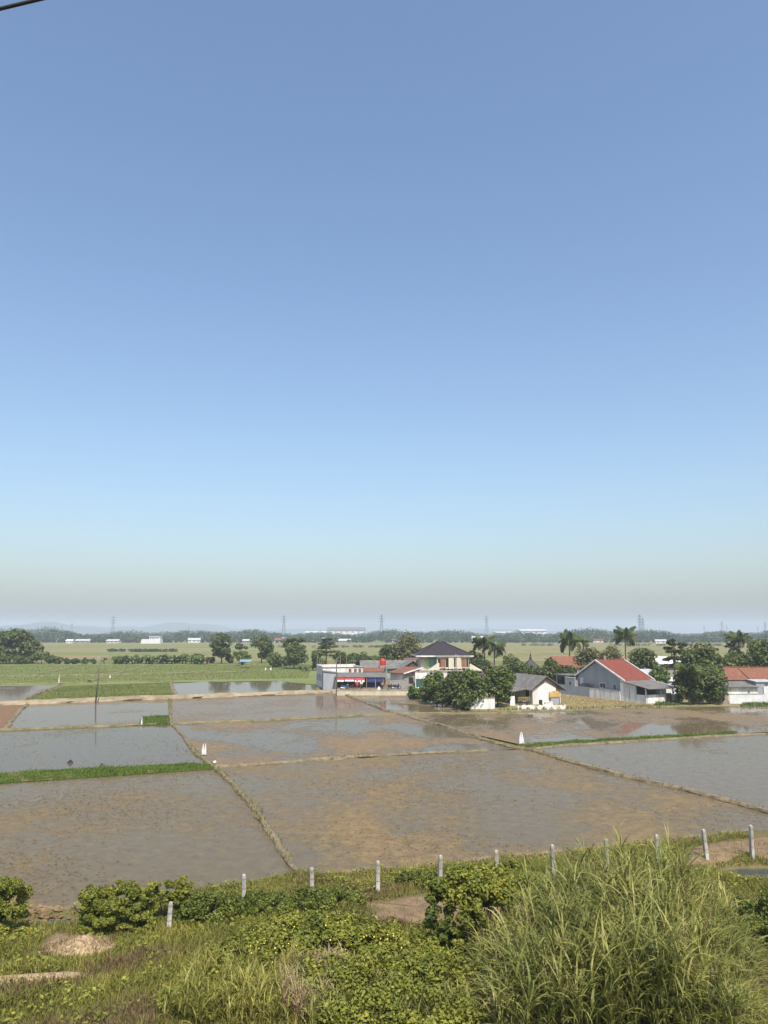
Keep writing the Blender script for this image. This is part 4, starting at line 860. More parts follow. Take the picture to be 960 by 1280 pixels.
b = MB(); b.box(-0.05, 3.25, -0.05, 0.25, 1.5, 1.6); b.build('coping', M['concrete'], t)
p = G(520, 866); t = thing('net_screen', 'dark green netting screen right of the orange roofed house', 'screen', (p[0], p[1], 0))
for x in (0, 1.3, 2.6):
    b = MB(); b.tube([(x, 0, 0), (x, 0, 2.6)], 0.05, 5); b.build('post', M['bamboo'], t)
b = MB(); b.box(0.05, 2.55, 0.06, 0.08, 0.3, 2.5); b.build('net', M['green_net'], t)
# satellite dish
q = XZ(522, 828, 165); t = thing('satellite_dish', 'small white satellite dish left of the two-storey house', 'dish', (q[0], 165, 0), 0.4)
b = MB(); b.tube([(0, 0, 0), (0, 0, q[1])], 0.04, 6); b.build('mast', M['steel'], t)
b = MB(); n = 14; pr = [(0.02, 0.0), (0.3, 0.06), (0.55, 0.2)]; b.lathe((0, 0, 0), pr + [(0.53, 0.23), (0.28, 0.1)], n); dsh = b.build('bowl', M['clean_white'], t, True); dsh.location = (0, -0.1, q[1]); dsh.rotation_euler = (R(50), 0, 0)

# two-storey house with dark hip roof
Y = 158.0; X0 = XZ(526, 835, Y)[0]; X1 = XZ(585, 835, Y)[0]; W = X1 - X0
t = thing('two_storey_house', 'cream two-storey house with dark hip roof behind the round trees', 'house', (X0, Y, 0), R(2)); D = 8.0
b = MB(); b.box(0, W, 0, D, 0, 6.35); b.build('wall', M['cream'], t)
ov = 1.0; e0, e1, f0, f1 = -ov, W + ov, -1.5, D + ov; zc = 6.35; zr = 9.05; xm = W * 0.46; rx0, rx1 = xm - 0.35, xm + 0.35; ym = D * 0.5
b = MB(); b.add([(e0, f0, zc), (e1, f0, zc), (e1, f1, zc), (e0, f1, zc), (rx0, ym, zr), (rx1, ym, zr)], [(0, 1, 5, 4), (1, 2, 5), (2, 3, 4, 5), (3, 0, 4), (3, 2, 1, 0)]); rf = b.build('roof', M['dark_roof'], t)
b = MB()
for a_, c_ in (((e0, f0), (rx0, ym)), ((e1, f0), (rx1, ym)), ((e0, f1), (rx0, ym)), ((e1, f1), (rx1, ym))): b.tube([(*a_, zc + 0.05), (*c_, zr + 0.05)], 0.1, 5)
b.build('ridge_tiles', M['dark_roof'], rf)
b = MB(); b.box(e0, e1, f0 - 0.04, f0 + 0.04, zc - 0.28, zc - 0.004); b.box(e1 - 0.04, e1 + 0.04, f0 + 0.05, f1, zc - 0.28, zc - 0.004); b.box(e0 - 0.04, e0 + 0.04, f0 + 0.05, f1, zc - 0.28, zc - 0.004); b.build('fascia', M['white'], rf)
px = lambda u: XZ(u, 830, Y)[0] - X0
b = MB(); b.box(px(533.6), px(535.6), -0.25, -0.003, 3.9, 6.1); b.build('lime_pilaster', M['lime'], t)
b = MB(); b.box(px(536), px(545), -0.03, -0.004, 4.0, 6.1); b.build('teal_panel', M['teal'], t)
bx0, bx1 = px(545.5), px(585)
b = MB(); b.box(bx0, bx1, -1.2, -0.004, 3.7, 6.05); bay = b.build('bay', M['cream'], t)
b = MB(); b.box(bx0 - 0.25, bx1 + 0.25, -1.55, -0.004, 6.052, 6.34); b.build('canopy', M['concrete'], t)
for u0, u1 in ((560, 566.5), (570, 575)):
    b = MB(); b.box(px(u0), px(u1), -1.42, -1.202, 3.7, 6.04); b.build('column', M['cream'], t)
b = MB(); b.box(px(568.4), px(569.4), -1.5, -1.3, 0, 6.6); b.build('drain_pipe', M['concrete'], t)
for u0, w_ in ((546.8, 0.5), (556.5, 0.5), (566.8, 0.35), (582.0, 0.4)): winpart(t, 'f', px(u0), 4.0, w_, 1.75, -1.2, 'dark_wood', bars=0)
for u0, u1 in ((550, 556), (576, 581.5)):
    b = MB(); b.box(px(u0), px(u1), -1.26, -1.19, 3.75, 5.75); dr = b.build('door', M['wood_door'], t)
    b = MB(); b.box(px(u0) + 0.12, px(u0) + 0.2, -1.32, -1.262, 4.6, 4.8); b.build('handle', M['chrome'], dr)
b = MB(); b.box(-1.6, W + 2.6, -2.4, -0.004, 3.28, 3.45); b.build('balcony_slab', M['concrete'], t)
b = MB(); b.ext([(0.8, -3.2, 2.75), (0.8, -0.2, 3.27), (0.8, -0.2, 3.2), (0.8, -3.2, 2.66)], (W + 2.0, 0, 0)); b.build('lower_roof', M['brown_tile'], t)
b = MB(); b.ext([(px(533.5), -1.9, 3.45), (px(548), -1.9, 3.45), (px(548), -1.9, 4.85), (px(546.5), -1.9, 4.95)], (0, 0.15, 0)); b.build('sloping_parapet', M['cream'], t)
b = MB(); b.ext([(px(585.5), -1.9, 3.45), (px(601), -1.9, 3.45), (px(586.5), -1.9, 4.75), (px(585.5), -1.9, 4.7)], (0, 0.15, 0)); b.build('sloping_parapet', M['cream'], t)
for i in range(9):
    b = MB(); x = px(546) + i * (px(585) - px(546)) / 8; b.box(x - 0.03, x + 0.03, -2.35, -2.29, 3.45, 4.0); b.build('baluster', M['white'], t)
b = MB(); b.box(px(546), px(585), -2.38, -2.26, 4.0, 4.07); b.build('rail', M['white'], t)
for i in range(3): winpart(t, 'f', 1.2 + i * 3.1, 1.0, 1.4, 1.5, 0.0, 'wood_door')
p = G(519, 862); t = thing('garden_wall', 'pale plaster wall at the left foot of the two-storey house', 'wall', (p[0], p[1], 0), R(-4))
b = MB(); b.box(0, 6.2, 0, 0.2, 0, 3.3); b.build('face', M['dirty_white'], t); b = MB(); b.box(-0.05, 6.25, -0.06, 0.26, 3.3, 3.42); b.build('coping', M['concrete'], t)
# pale low wall peeping through the trees
p = G(588, 887); t = thing('garden_wall', 'stained white wall under the third round tree', 'wall', (p[0], p[1] + 0.4, 0), R(2))
b = MB(); b.box(0, 3.6, 0, 0.2, 0, 1.5); b.build('face', M['dirty_white'], t); b = MB(); b.box(-0.05, 3.65, -0.05, 0.25, 1.5, 1.6); b.build('coping', M['concrete'], t)

# white gabled house with grey roof: local x to the right, y to the back, gable in front
p = G(666, 881); t = thing('gable_house', 'white gabled house with weathered grey fibre roof beside the round trees', 'house', (p[0], p[1], 0), R(19)); W, L = 4.9, 9.6; ev, ap = 2.45, 4.1
b = MB(); b.ext([(0, 0, 0), (W, 0, 0), (W, 0, ev), (W * 0.47, 0, ap), (0, 0, ev)], (0, L, 0)); b.build('wall', M['white'], t)
b = MB(); b.ext([(0.005, -0.03, ev - 0.25), (W * 0.47, -0.03, ev + 0.85), (W - 0.005, -0.03, ev - 0.25), (W - 0.005, -0.03, ev + 0.02), (W * 0.47, -0.03, ap - 0.02), (0.005, -0.03, ev + 0.02)], (0, 0.027, 0)); b.build('brown_gable_band', M['brown_wall'], t)  # brown chevron band on the gable, just below the roof slopes
rr = W * 0.47
for xa in (-0.6, W + 0.9):
    sl = (ap - ev) / (rr if xa < 0 else W - rr); za = ev - sl * (0.6 if xa < 0 else 0.9) + 0.1
    b = MB(); b.ext([(xa, -0.5, za), (rr, -0.5, ap + 0.1), (rr, -0.5, ap + 0.2), (xa, -0.5, za + 0.1)], (0, L + 0.8, 0)); b.build('roof', M['grey_roof_y'], t)
b = MB(); b.ext([(-3.0, 0.4, 1.95), (-0.61, 0.4, 2.32), (-0.61, 0.4, 2.4), (-3.0, 0.4, 2.03)], (0, 8.0, 0)); b.build('porch_roof', M['grey_roof_y'], t)
for y in (0.5, 3.2, 6.0):
    b = MB(); b.box(-2.9, -2.78, y, y + 0.12, 0, 2.0); b.build('porch_post', M['dark_wood'], t)
b = MB(); b.box(-2.7, -0.1, 5.6, 5.75, 0, 1.9); b.build('porch_back', M['dark_wood'], t)
b = MB(); b.box(W - 0.75, W - 0.1, -0.12, -0.035, 1.7, 2.6); b.build('hatch', M['dark_wood'], t)
winpart(t, 'l', 1.0, 0.9, 1.0, 1.1, 0.0, 'dark_wood'); winpart(t, 'r', 2.0, 1.0, 1.2, 1.1, W, 'dark_wood')
# porch clutter: cart and bundles
p = G(656, 882.5); t = thing('wooden_cart', 'yellowish wooden cart standing under the porch', 'cart', (p[0], p[1] + 0.4, 0.05), 0.15)
b = MB(); b.box(-0.9, 0.9, 0, 0.8, 0.5, 0.58); b.build('deck', M['bamboo'], t)
for i in range(6):
    b = MB(); b.box(-0.88 + i * 0.32, -0.76 + i * 0.32, -0.04, 0.0, 0.58, 1.15); b.build('slat', M['yellow_cloth'], t)
b = MB(); b.box(-0.95, 0.95, -0.06, 0.0, 1.15, 1.23); b.build('rail', M['yellow_cloth'], t)
for x in (-0.6, 0.6):
    b = MB(); b.ring((x, -0.12, 0.36), 0.3, 0.05, 16, 'y')
    for a in range(6): b.tube([(x, -0.12, 0.36), (x + 0.3 * math.cos(a * 1.047), -0.12, 0.36 + 0.3 * math.sin(a * 1.047))], 0.02, 4)
    b.build('wheel', M['rubber'], t)
p = G(638.5, 883); t = thing('white_board', 'white board leaning at the left end of the porch', 'board', (p[0], p[1] + 0.5, 0.05))
b = MB(); b.ext([(0, 0, 0), (0.75, 0, 0), (0.75, 0.25, 1.4), (0, 0.25, 1.4)], (0, 0.05, 0)); b.build('panel', M['clean_white'], t)
b = MB(); b.box(0.3, 0.36, 0.3, 0.36, 0, 1.2); b.build('prop', M['bamboo'], t)
# yellow tarpaulin stall right of the gable
p = G(688, 880.5); t = thing('tarpaulin_booth', 'small booth with yellow tarpaulin roof beside the white gable', 'booth', (p[0], p[1], 0.05), R(10))
b = MB(); b.ext([(-0.1, 0, 1.0), (1.65, 0, 1.0), (1.6, 0.2, 1.8), (1.3, 0.5, 2.0), (0.2, 0.5, 2.0), (-0.05, 0.2, 1.8)], (0, 1.3, 0)); b.build('tarpaulin', M['yellow_cloth'], t)
b = MB(); b.box(0, 1.55, 0.1, 1.3, 0, 0.98); b.build('counter', M['grey_plaster'], t)
for x in (0, 1.5):
    b = MB(); b.box(x, x + 0.06, 0.0, 0.06, 0, 1.0); b.build('post', M['dark_wood'], t)
p = G(681, 883); t = thing('wash_stand', 'low white wash basin stand by the white gable', 'basin', (p[0], p[1], 0.05))
b = MB(); b.box(0, 1.2, 0, 0.5, 0.0, 0.5); b.build('base', M['dirty_white'], t); b = MB(); b.box(-0.05, 1.25, -0.05, 0.1, 0.5, 0.62); b.box(-0.05, 1.25, 0.4, 0.55, 0.5, 0.62); b.box(-0.05, 0.1, 0.1, 0.4, 0.5, 0.62); b.box(1.1, 1.25, 0.1, 0.4, 0.5, 0.62); b.build('rim', M['clean_white'], t)
p = G(676, 883); t = thing('water_drum', 'dark drum beside the wash basin', 'drum', (p[0], p[1], 0.05))
b = MB(); b.lathe((0, 0, 0), [(0.26, 0), (0.28, 0.05), (0.26, 0.1), (0.26, 0.4), (0.28, 0.45), (0.26, 0.5), (0.26, 0.8), (0.28, 0.85), (0.24, 0.86)], 14); b.build('body', M['dark_interior'], t, True); b = MB(); b.lathe((0, 0, 0.86), [(0.26, 0), (0.26, 0.04), (0.05, 0.06)], 14); b.build('lid', M['green_net'], t)
p0, p1 = G(646, 887.5), G(708, 887.5); t = thing('low_wall', 'low crumbling whitewashed wall in front of the white gable', 'wall', (p0[0], p0[1], 0), R(1.5)); w = p1[0] - p0[0]
r = np.random.default_rng(9); xx = np.linspace(0, w, 24); zz = 0.62 + r.normal(0, 0.07, 24); b = MB()
b.ext([(0, 0, 0)] + [(w, 0, 0)] + [(x, 0, z) for x, z in zip(xx[::-1], zz[::-1])], (0, 0.3, 0)); b.build('face', M['dirty_white'], t)
for i in range(6):
    b = MB(); x = 0.4 + i * w / 6.3; b.box(x, x + 0.25, -0.08, -0.003, 0, 0.5); b.build('pier', M['concrete'], t)
# little pointed roof behind
p = G(657, 850); t = thing('prayer_house', 'small dark pointed roof with a finial behind the bushes', 'house', (p[0], p[1], 0), R(5)); W = 3.6
b = MB(); b.box(0.2, W - 0.2, 0.2, W - 0.2, 0, 2.6); b.build('wall', M['block'], t)
b = MB(); b.add([(-.2, -.2, 2.6), (W + .2, -.2, 2.6), (W + .2, W + .2, 2.6), (-.2, W + .2, 2.6), (W / 2 - .3, W / 2 - .3, 4.6), (W / 2 + .3, W / 2 - .3, 4.6), (W / 2 + .3, W / 2 + .3, 4.6), (W / 2 - .3, W / 2 + .3, 4.6)], [(0, 1, 5, 4), (1, 2, 6, 5), (2, 3, 7, 6), (3, 0, 4, 7), (4, 5, 6, 7), (3, 2, 1, 0)]); b.build('roof', M['dark_roof'], t)
b = MB(); b.lathe((W / 2, W / 2, 4.6), [(0.3, 0), (0.25, 0.5), (0.12, 0.7), (0.18, 1.0), (0.06, 1.3), (0.03, 2.0)], 8); b.build('finial', M['dark_roof'], t)
winpart(t, 'f', 1.2, 1.0, 1.0, 1.2, 0.2, 'dark_wood')
# red roof left of the grey house
p = G(722, 856); t = thing('red_roof_house', 'house with faded red roof peeping left of the grey gable', 'house', (p[0] - 1, p[1] + 14, 0), R(12))
gable_shell(MB(), 7, 5.5, 3.2, 5.2).build('wall', M['dirty_white'], t); roof_slabs(MB(), -.4, 7.4, 5.5, 3.3, 5.3, 0.6).build('roof', M['orange_roof'], t); winpart(t, 'f', 1, 1, 1.2, 1.2)

# grey house with red roof, lean-to and its long boundary wall (one frame: x along the front, y back along the wall)
B = G(808, 880); RZ = R(24)
ex = np.array([math.cos(RZ), math.sin(RZ)]); ey = np.array([-math.sin(RZ), math.cos(RZ)])
def LC(x, y, z=0): q = B[:2] + ex * x + ey * y; return (q[0], q[1], z)
t = thing('grey_house', 'tall grey gabled house with bright red tile roof', 'house', LC(0.8, 0), RZ)
y0, y1, ya, L = 5.9, 17.6, 12.3, 6.4; ev, ap = 3.4, 6.15
b = MB(); b.ext([(0, y0, 0), (0, y1, 0), (0, y1, ev), (0, ya, ap - 0.1), (0, y0, ev)], (L - 0.6, 0, 0)); b.build('wall', M['grey_plaster'], t)
b = MB(); b.ext([(-0.25, y0 - 0.7, ev - 0.30), (-0.25, ya, ap), (-0.25, ya, ap + 0.14), (-0.25, y0 - 0.7, ev - 0.16)], (L - 0.3, 0, 0)); rf = b.build('roof', M['red_roof'], t)
b = MB(); b.ext([(-0.25, y1 + 0.3, ev - 0.1), (-0.25, ya + 0.004, ap), (-0.25, ya + 0.004, ap + 0.14), (-0.25, y1 + 0.3, ev + 0.04)], (L - 0.3, 0, 0)); b.build('rear_roof', M['red_roof'], t)
for x in (-0.42, L - 0.53):
    b = MB(); b.ext([(x, y0 - 0.75, ev - 0.38), (x, ya, ap - 0.02), (x, y1 + 0.35, ev - 0.15), (x, y1 + 0.35, ev + 0.10), (x, ya, ap + 0.24), (x, y0 - 0.75, ev - 0.1)], (0.16, 0, 0)); b.build('barge_board', M['clean_white'], t)
b = MB(); b.tube([(-0.3, ya, ap + 0.16), (L - 0.4, ya, ap + 0.16)], 0.11, 6); b.build('ridge_tiles', M['red_roof'], rf)
b = MB(); b.box(1.6, 1.9, ya - 0.1, ya + 0.2, ap, ap + 0.8); b.build('vent_pipe', M['concrete'], t)
for y_, w_ in ((10.2, 1.5), (7.6, 0.8)):
    winpart(t, 'l', y_, 1.55, w_, 1.0, 0.0, 'clean_white', pane='dark_interior')
b = MB(); b.box(-0.75, -0.02, 13.2, 15.6, 2.1, 2.3); b.build('maroon_awning', M['brown_tile'], t)
b = MB(); b.box(-0.12, -0.003, 16.0, 16.9, 2.0, 3.1); b.build('white_panel', M['clean_white'], t)
b = MB(); b.box(-0.5, -0.01, 10.4, 11.3, 1.2, 1.8); b.build('air_conditioner', M['chrome'], t)
t = thing('lean_to', 'open sided lean-to with long grey roof at the grey house front', 'shed', LC(0.02, 0), RZ)
b = MB(); b.ext([(-0.2, -0.9, 2.25), (-0.2, 6.2, 3.25), (-0.2, 6.2, 3.33), (-0.2, -0.9, 2.33)], (6.0, 0, 0)); b.build('roof', M['grey_roof'], t)
b = MB(); b.ext([(5.82, -0.95, 2.2), (5.82, 6.2, 3.24), (5.82, 6.2, 3.42), (5.82, -0.95, 2.4)], (0.14, 0, 0)); b.build('barge_board', M['clean_white'], t)
b = MB(); b.ext([(0, 2.2, 0), (0, 5.8, 0), (0, 5.8, 3.1), (0, 2.2, 2.6)], (0.18, 0, 0)); b.box(0, 0.18, 0.2, 2.19, 0, 1.3); b.build('side_wall', M['dirty_white'], t)
b = MB(); b.box(0.22, 4.0, 0.0, 0.18, 0, 1.35); b.build('front_wall', M['dirty_white'], t)
for x in (0.0, 3.0, 5.5):
    b = MB(); b.box(x, x + 0.16, 0.02, 0.17, 0 if x == 0 else 1.36, 2.4); b.build('post', M['clean_white'], t)
b = MB(); b.box(0.0, 5.6, 3.6, 3.7, 0, 2.7); b.build('back_wall', M['dark_wood'], t)
b = MB(); b.box(4.05, 5.2, 0.05, 0.13, 0.05, 1.5); b.build('gate', M['brown_wall'], t)
b = MB(); b.box(5.25, 7.0, 0.0, 0.18, 0, 1.3); b.build('gate_pier', M['dirty_white'], t)
t = thing('boundary_wall', 'long dirty white boundary wall beside the grey house', 'wall', LC(-0.12, 5.82), RZ)
b = MB(); b.box(0, 0.16, 0, 7.6, 0, 1.5); b.build('face', M['dirty_white'], t); b = MB(); b.box(-0.03, 0.19, 0, 7.6, 1.5, 1.58); b.build('coping', M['concrete'], t)
t = thing('boundary_wall', 'grey rendered boundary wall continuing behind the white one', 'wall', LC(-0.12, 13.44), RZ)
b = MB(); b.box(0, 0.16, 0, 3.8, 0, 1.6); b.box(-0.002, 0.18, 3.82, 6.6, 0, 3.0); b.box(0, 0.16, 6.62, 13.0, 0, 1.65); b.build('face', M['grey_plaster'], t)
b = MB(); b.box(-0.03, 0.21, 3.8, 6.62, 3.0, 3.08); b.build('coping', M['dirty_white'], t)
b = MB(); b.box(-0.05, -0.004, 4.9, 5.3, 1.9, 2.3); b.build('vent', M['dark_interior'], t)
t = thing('window_shed', 'small flat roofed shed with dark window at the grey wall end', 'shed', LC(0.5, 20.3), RZ)
b = MB(); b.box(0, 3.0, 0, 3.2, 0, 3.3); b.build('wall', M['block'], t); b = MB(); b.box(-0.5, 3.2, -0.6, 3.5, 3.3, 3.42); b.build('roof', M['grey_roof'], t)
winpart(t, 'l', 0.5, 1.7, 2.2, 1.4, 0.0, 'dark_wood', bars=1)
# white hall and low white roofs behind
p = G(819, 852); t = thing('white_hall', 'grey walled hall with bright white roof behind the flat crowned trees', 'hall', (p[0], p[1], 0), R(6))
gable_shell(MB(), 8.5, 7.0, 3.6, 4.9).build('wall', M['block'], t); roof_slabs(MB(), -.4, 8.9, 7.0, 3.7, 5.3, 0.6).build('roof', M['white_roof'], t); winpart(t, 'f', 1.5, 1.2, 1.5, 1.3); winpart(t, 'f', 5, 1.2, 1.5, 1.3)
p = G(833, 868); t = thing('low_shed', 'low white shed behind the bright green round bush', 'shed', (p[0], p[1], 0), R(14))
b = MB(); b.box(0, 3.2, 0, 4, 0, 2.4); b.build('wall', M['clean_white'], t); b = MB(); b.ext([(-.2, -.3, 2.3), (-.2, 4.2, 2.9), (-.2, 4.2, 2.97), (-.2, -.3, 2.38)], (3.6, 0, 0)); b.build('roof', M['white_roof'], t); winpart(t, 'f', 0.9, 0.9, 1.1, 1.0)
p = G(797, 862); t = thing('low_shed', 'low blue grey roof behind the red roof', 'shed', (p[0], p[1], 0), R(20))
b = MB(); b.box(0, 6, 0, 4, 0, 2.9); b.build('wall', M['block'], t); b = MB(); b.ext([(-.2, -.3, 2.9), (-.2, 4.2, 3.6), (-.2, 4.2, 3.67), (-.2, -.3, 2.98)], (6.4, 0, 0)); b.build('roof', M['tin'], t); winpart(t, 'f', 1.4, 1.1, 1.2, 1.0)

# tiled house at the right
Y = 134.0; X0 = XZ(905, 850, Y)[0]; t = thing('tiled_house', 'house with broad weathered orange tile hip roof at the right edge', 'house', (X0, Y, 0), R(4)); W, D = 13.5, 7.0
b = MB(); b.box(0.3, W, 0, D, 0, 2.95); b.build('wall', M['grey_plaster'], t)
b = MB(); b.add([(-.5, -.7, 2.95), (W + .6, -.7, 2.95), (W + .6, D + .6, 2.95), (-.5, D + .6, 2.95), (1.9, D / 2, 4.85), (W - 2, D / 2, 4.75)], [(0, 1, 5, 4), (1, 2, 5), (2, 3, 4, 5), (3, 0, 4), (3, 2, 1, 0)]); rf = b.build('roof', M['orange_roof'], t)
b = MB(); b.tube([(1.9, D / 2, 4.9), (W - 2, D / 2, 4.8)], 0.12, 6); b.tube([(-.5, -.7, 3.0), (1.9, D / 2, 4.9)], 0.1, 6); b.tube([(4.2, -0.72, 3.02), (4.4, D / 2, 4.87)], 0.08, 6); b.build('ridge_tiles', M['orange_roof'], rf)
for i in range(3): winpart(t, 'f', 1.2 + i * 3.2, 1.0, 1.3, 1.3, 0.0, 'clean_white')
p = G(909, 876); t = thing('annex', 'white walled annex with flat grey roof carrying a red tank', 'annex', (p[0], p[1], 0), R(3))
b = MB(); b.box(0, 5.2, 0, 4.4, 0, 2.15); b.build('wall', M['dirty_white'], t); b = MB(); b.ext([(-.2, -.5, 2.16), (-.2, 4.6, 2.75), (-.2, 4.6, 2.83), (-.2, -.5, 2.24)], (5.6, 0, 0)); b.build('roof', M['grey_roof'], t)
winpart(t, 'f', 3.4, 1.1, 0.5, 0.6); b = MB(); b.box(5.22, 6.6, 0.4, 3.0, 0, 2.9); b.build('side_wall', M['grey_plaster'], t); b = MB(); b.ext([(5.1, 0.2, 2.92), (8.4, 0.2, 2.92), (8.4, 3.2, 3.1), (5.1, 3.2, 3.1)], (0, 0, 0.1)); b.build('side_roof', M['tin'], t)
watertank('red water tank on the flat grey annex roof', 917.5, 871, 2.62, 1.0, 0.42, False)
p = G(912, 880); t = thing('front_wall', 'clean white yard wall in front of the annex', 'wall', (p[0], p[1], 0), R(3))
b = MB(); b.box(0, 5.6, 0, 0.2, 0, 1.45); b.build('face', M['clean_white'], t); b = MB(); b.box(-.04, 5.64, -.04, .24, 1.45, 1.54); b.build('coping', M['concrete'], t); b = MB(); b.box(5.7, 7.6, 0.2, 0.5, 0, 2.6); b.build('pillar', M['clean_white'], t)
p = G(897, 881); t = thing('gate_wall', 'brown stained wall beside the thicket', 'wall', (p[0], p[1], 0), R(4))
b = MB(); b.box(0, 1.7, 0, 0.2, 0, 1.7); b.build('face', M['brown_wall'], t); b = MB(); b.box(-.05, 1.75, -.05, .25, 1.7, 1.8); b.build('coping', M['concrete'], t)

# ------------------------------------------------------------------ field things
p = G(306, 835); t = thing('field_shelter', 'tiny blue roofed field shelter at the paddy edge', 'shelter', (p[0], p[1], 0), R(8))
b = MB(); b.ext([(-1.6, -1.2, 1.9), (-1.6, 0.4, 2.5), (-1.6, 0.4, 2.58), (-1.6, -1.2, 1.98)], (3.6, 0, 0)); b.ext([(-1.6, 1.9, 1.9), (-1.6, 0.404, 2.5), (-1.6, 0.404, 2.58), (-1.6, 1.9, 1.98)], (3.6, 0, 0)); b.build('roof', M['blue_sheet'], t)
for x in (-1.4, 1.7):
    for y in (-1.0, 1.7):
        b = MB(); b.tube([(x, y, 0), (x, y, 1.95)], 0.07, 5); b.build('post', M['bamboo'], t)
b = MB(); b.box(-1.3, 1.6, -0.9, 1.6, 0.7, 0.8); b.build('platform', M['bamboo'], t)
# two thin poles beside the road
def pole(label, u, vb, u2, vt):
    p = G(u, vb); X2, Z2 = XZ(u2, vt, p[1]); t = thing('utility_pole', label, 'pole', (p[0], p[1], 0.3), 0, 'thin poles by the road')
    b = MB(); b.tube([(0, 0, -0.4), ((X2 - p[0]) * .5, 0, (Z2 - .3) * .5), (X2 - p[0], 0, Z2 - 0.3)], [0.125, 0.11, 0.085], 8); b.build('shaft', M['pole'], t, True)
    b = MB(); b.tube([(X2 - p[0] - 0.3, 0, Z2 - 0.75), (X2 - p[0] + 0.3, 0, Z2 - 0.75)], 0.035, 5); b.build('cross_bar', M['pole'], t)
    return t
pole('thin dark leaning pole beside the dirt road on the left', 119.5, 878.5, 125.5, 826); pole('thin dark pole standing beside the grey shed', 421, 868.5, 420.5, 823)
b = MB(); r = np.random.default_rng(3)
def flag(label, u, vb, vt, w, lean=0.0, n=1):
    p = G(u, vb); h = XZ(u, vt, p[1])[1]; t = thing('field_flag', label, 'flag', (p[0], p[1], 0), 0.2)
    b = MB(); b.tube([(0, 0, -0.1), (lean, 0, h)], [0.025, 0.018], 5); b.build('stake', M['bamboo'], t)
    for k in range(n):
        b = MB(); V = []; m_ = 6
        for i in range(m_):
            f = i / (m_ - 1); V += [(lean + (k - 0.5 * (n - 1)) * w * 0.9 - w / 2 * (0.35 + 0.65 * f), 0.06 * math.sin(f * 5), h * (1 - 0.9 * f)), (lean + (k - 0.5 * (n - 1)) * w * 0.9 + w / 2 * (0.35 + 0.65 * f), 0.05 * math.cos(f * 4), h * (1 - 0.86 * f))]
        b.add(V, [(2 * i, 2 * i + 1, 2 * i + 3, 2 * i + 2) for i in range(m_ - 1)])
        c = b.build('cloth', M['clean_white'], t); md = c.modifiers.new('thick', 'SOLIDIFY'); md.thickness = 0.02
    return t
flag('pair of white cloths hung on a stake at the seedling strip end', 255, 945, 929.5, 0.22, 0, 2)
flag('white pointed flag at the left end of the right seedling strip', 652, 931, 915, 0.55)
flag('small white marker on the bund of the back left paddy', 73.5, 855, 843, 0.25)
flag('small white marker in the rice field behind the leaning pole', 137.5, 848, 843.5, 0.4)
flag('white marker before the dense round tree, left of two', 332, 838, 834.5, 0.5); flag('white marker before the dense round tree, right of two', 338.5, 838, 834, 0.5)
flag('tiny white marker beside the nursery patch', 177, 907, 896, 0.2)
def stake(label, u, vb, u2, vt):
    p = G(u, vb); X2, Z2 = XZ(u2, vt, p[1]); b = MB(); b.tube([(0, 0, -0.15), ((X2 - p[0]) * .55, 0.03, Z2 * .5), (X2 - p[0], 0, Z2)], [0.035, 0.03, 0.02], 6)
    b.tube([(X2 - p[0], 0, Z2 * .97), (X2 - p[0] + 0.05, 0, Z2 * 1.04)], [0.022, 0.008], 5)
    o = b.build('bamboo_stake', M['bamboo']); o.location = p; tag(o, label, 'stake', 'stakes in the paddies')
stake('long pale stake leaning right in the second paddy row', 39, 963, 55, 939); stake('short stake below the left seedling strip', 75.5, 1000, 78, 983); stake('thin stake in the right seedling strip, left one', 791, 924, 790, 911); stake('thin stake in the right seedling strip, right one', 815.5, 923, 813, 911); stake('thin stake at the right end of the right seedling strip', 873, 920, 872, 914)
stake('pale stake at the yard corner by the grey wall', 738, 884, 737.5, 870)
for k, (u, v, s, lb) in enumerate([(88, 954, 0.26, 'dark clod of mud in the second paddy row'), (127, 957, 0.19, 'smaller dark clod beside the left seedling strip')]):
    p = G(u, v); r = np.random.default_rng(k); b = MB(); n = 10
    b.lathe((0, 0, -0.05), [(s * 0.9, 0), (s, 0.15 * s), (s * 0.8, 0.5 * s), (s * 0.45, 0.95 * s), (s * 0.1, 1.2 * s)], n); b.v[0] += r.normal(0, s * 0.1, b.v[0].shape)
    o = b.build('mud_clod', M['dark_interior']); o.location = p; tag(o, lb, 'clod')
p = G(268, 957); r = np.random.default_rng(4); b = MB(); b.lathe((0, 0, 0), [(0.12, 0), (0.15, 0.05), (0.13, 0.1), (0.06, 0.14), (0.08, 0.17)], 10); b.v[0] += r.normal(0, 0.03, b.v[0].shape); o = b.build('bag', M['clean_white'], None, True); o.location = (p[0], p[1], 0.22); tag(o, 'crumpled white bag where two bunds cross', 'bag')

# ------------------------------------------------------------------ seedling strips, rice rows, bund grass
r = np.random.default_rng(31)
def strip(px, n, h, w, label):
    q = inpoly(px, n, r) + r.normal(0, 0.16, (n, 2)); hv = 0.75 + 0.5 * fbm(q[:, 0] * 1.5, q[:, 1] * 1.5); kp = fbm(q[:, 0] * 2.3 + 4, q[:, 1] * 2.3) + r.normal(0, 0.25, n) > -0.32; q = q[kp]; m = MB(); blades(m, np.c_[q, np.zeros(len(q))], h * hv[kp], w, r, 0.35, 2); stuff(m.build('rice_seedlings', M['seedling']), label, 'seedlings')
    sheet('seedbed', px, 0.05, M['bank'], 'seedbed under the seedlings')
strip([(-60, 970), (264, 954.5), (266, 962), (-60, 984)], 26000, 0.30, 0.05, 'vivid green strip of dense rice seedlings on the left')
strip([(648, 931), (920, 915), (920, 919), (650, 936)], 16000, 0.26, 0.06, 'vivid green strip of dense rice seedlings on the right')
strip([(180, 896.5), (209, 896), (211, 906), (177, 907)], 5000, 0.4, 0.08, 'small bright green nursery patch beside the middle bund')
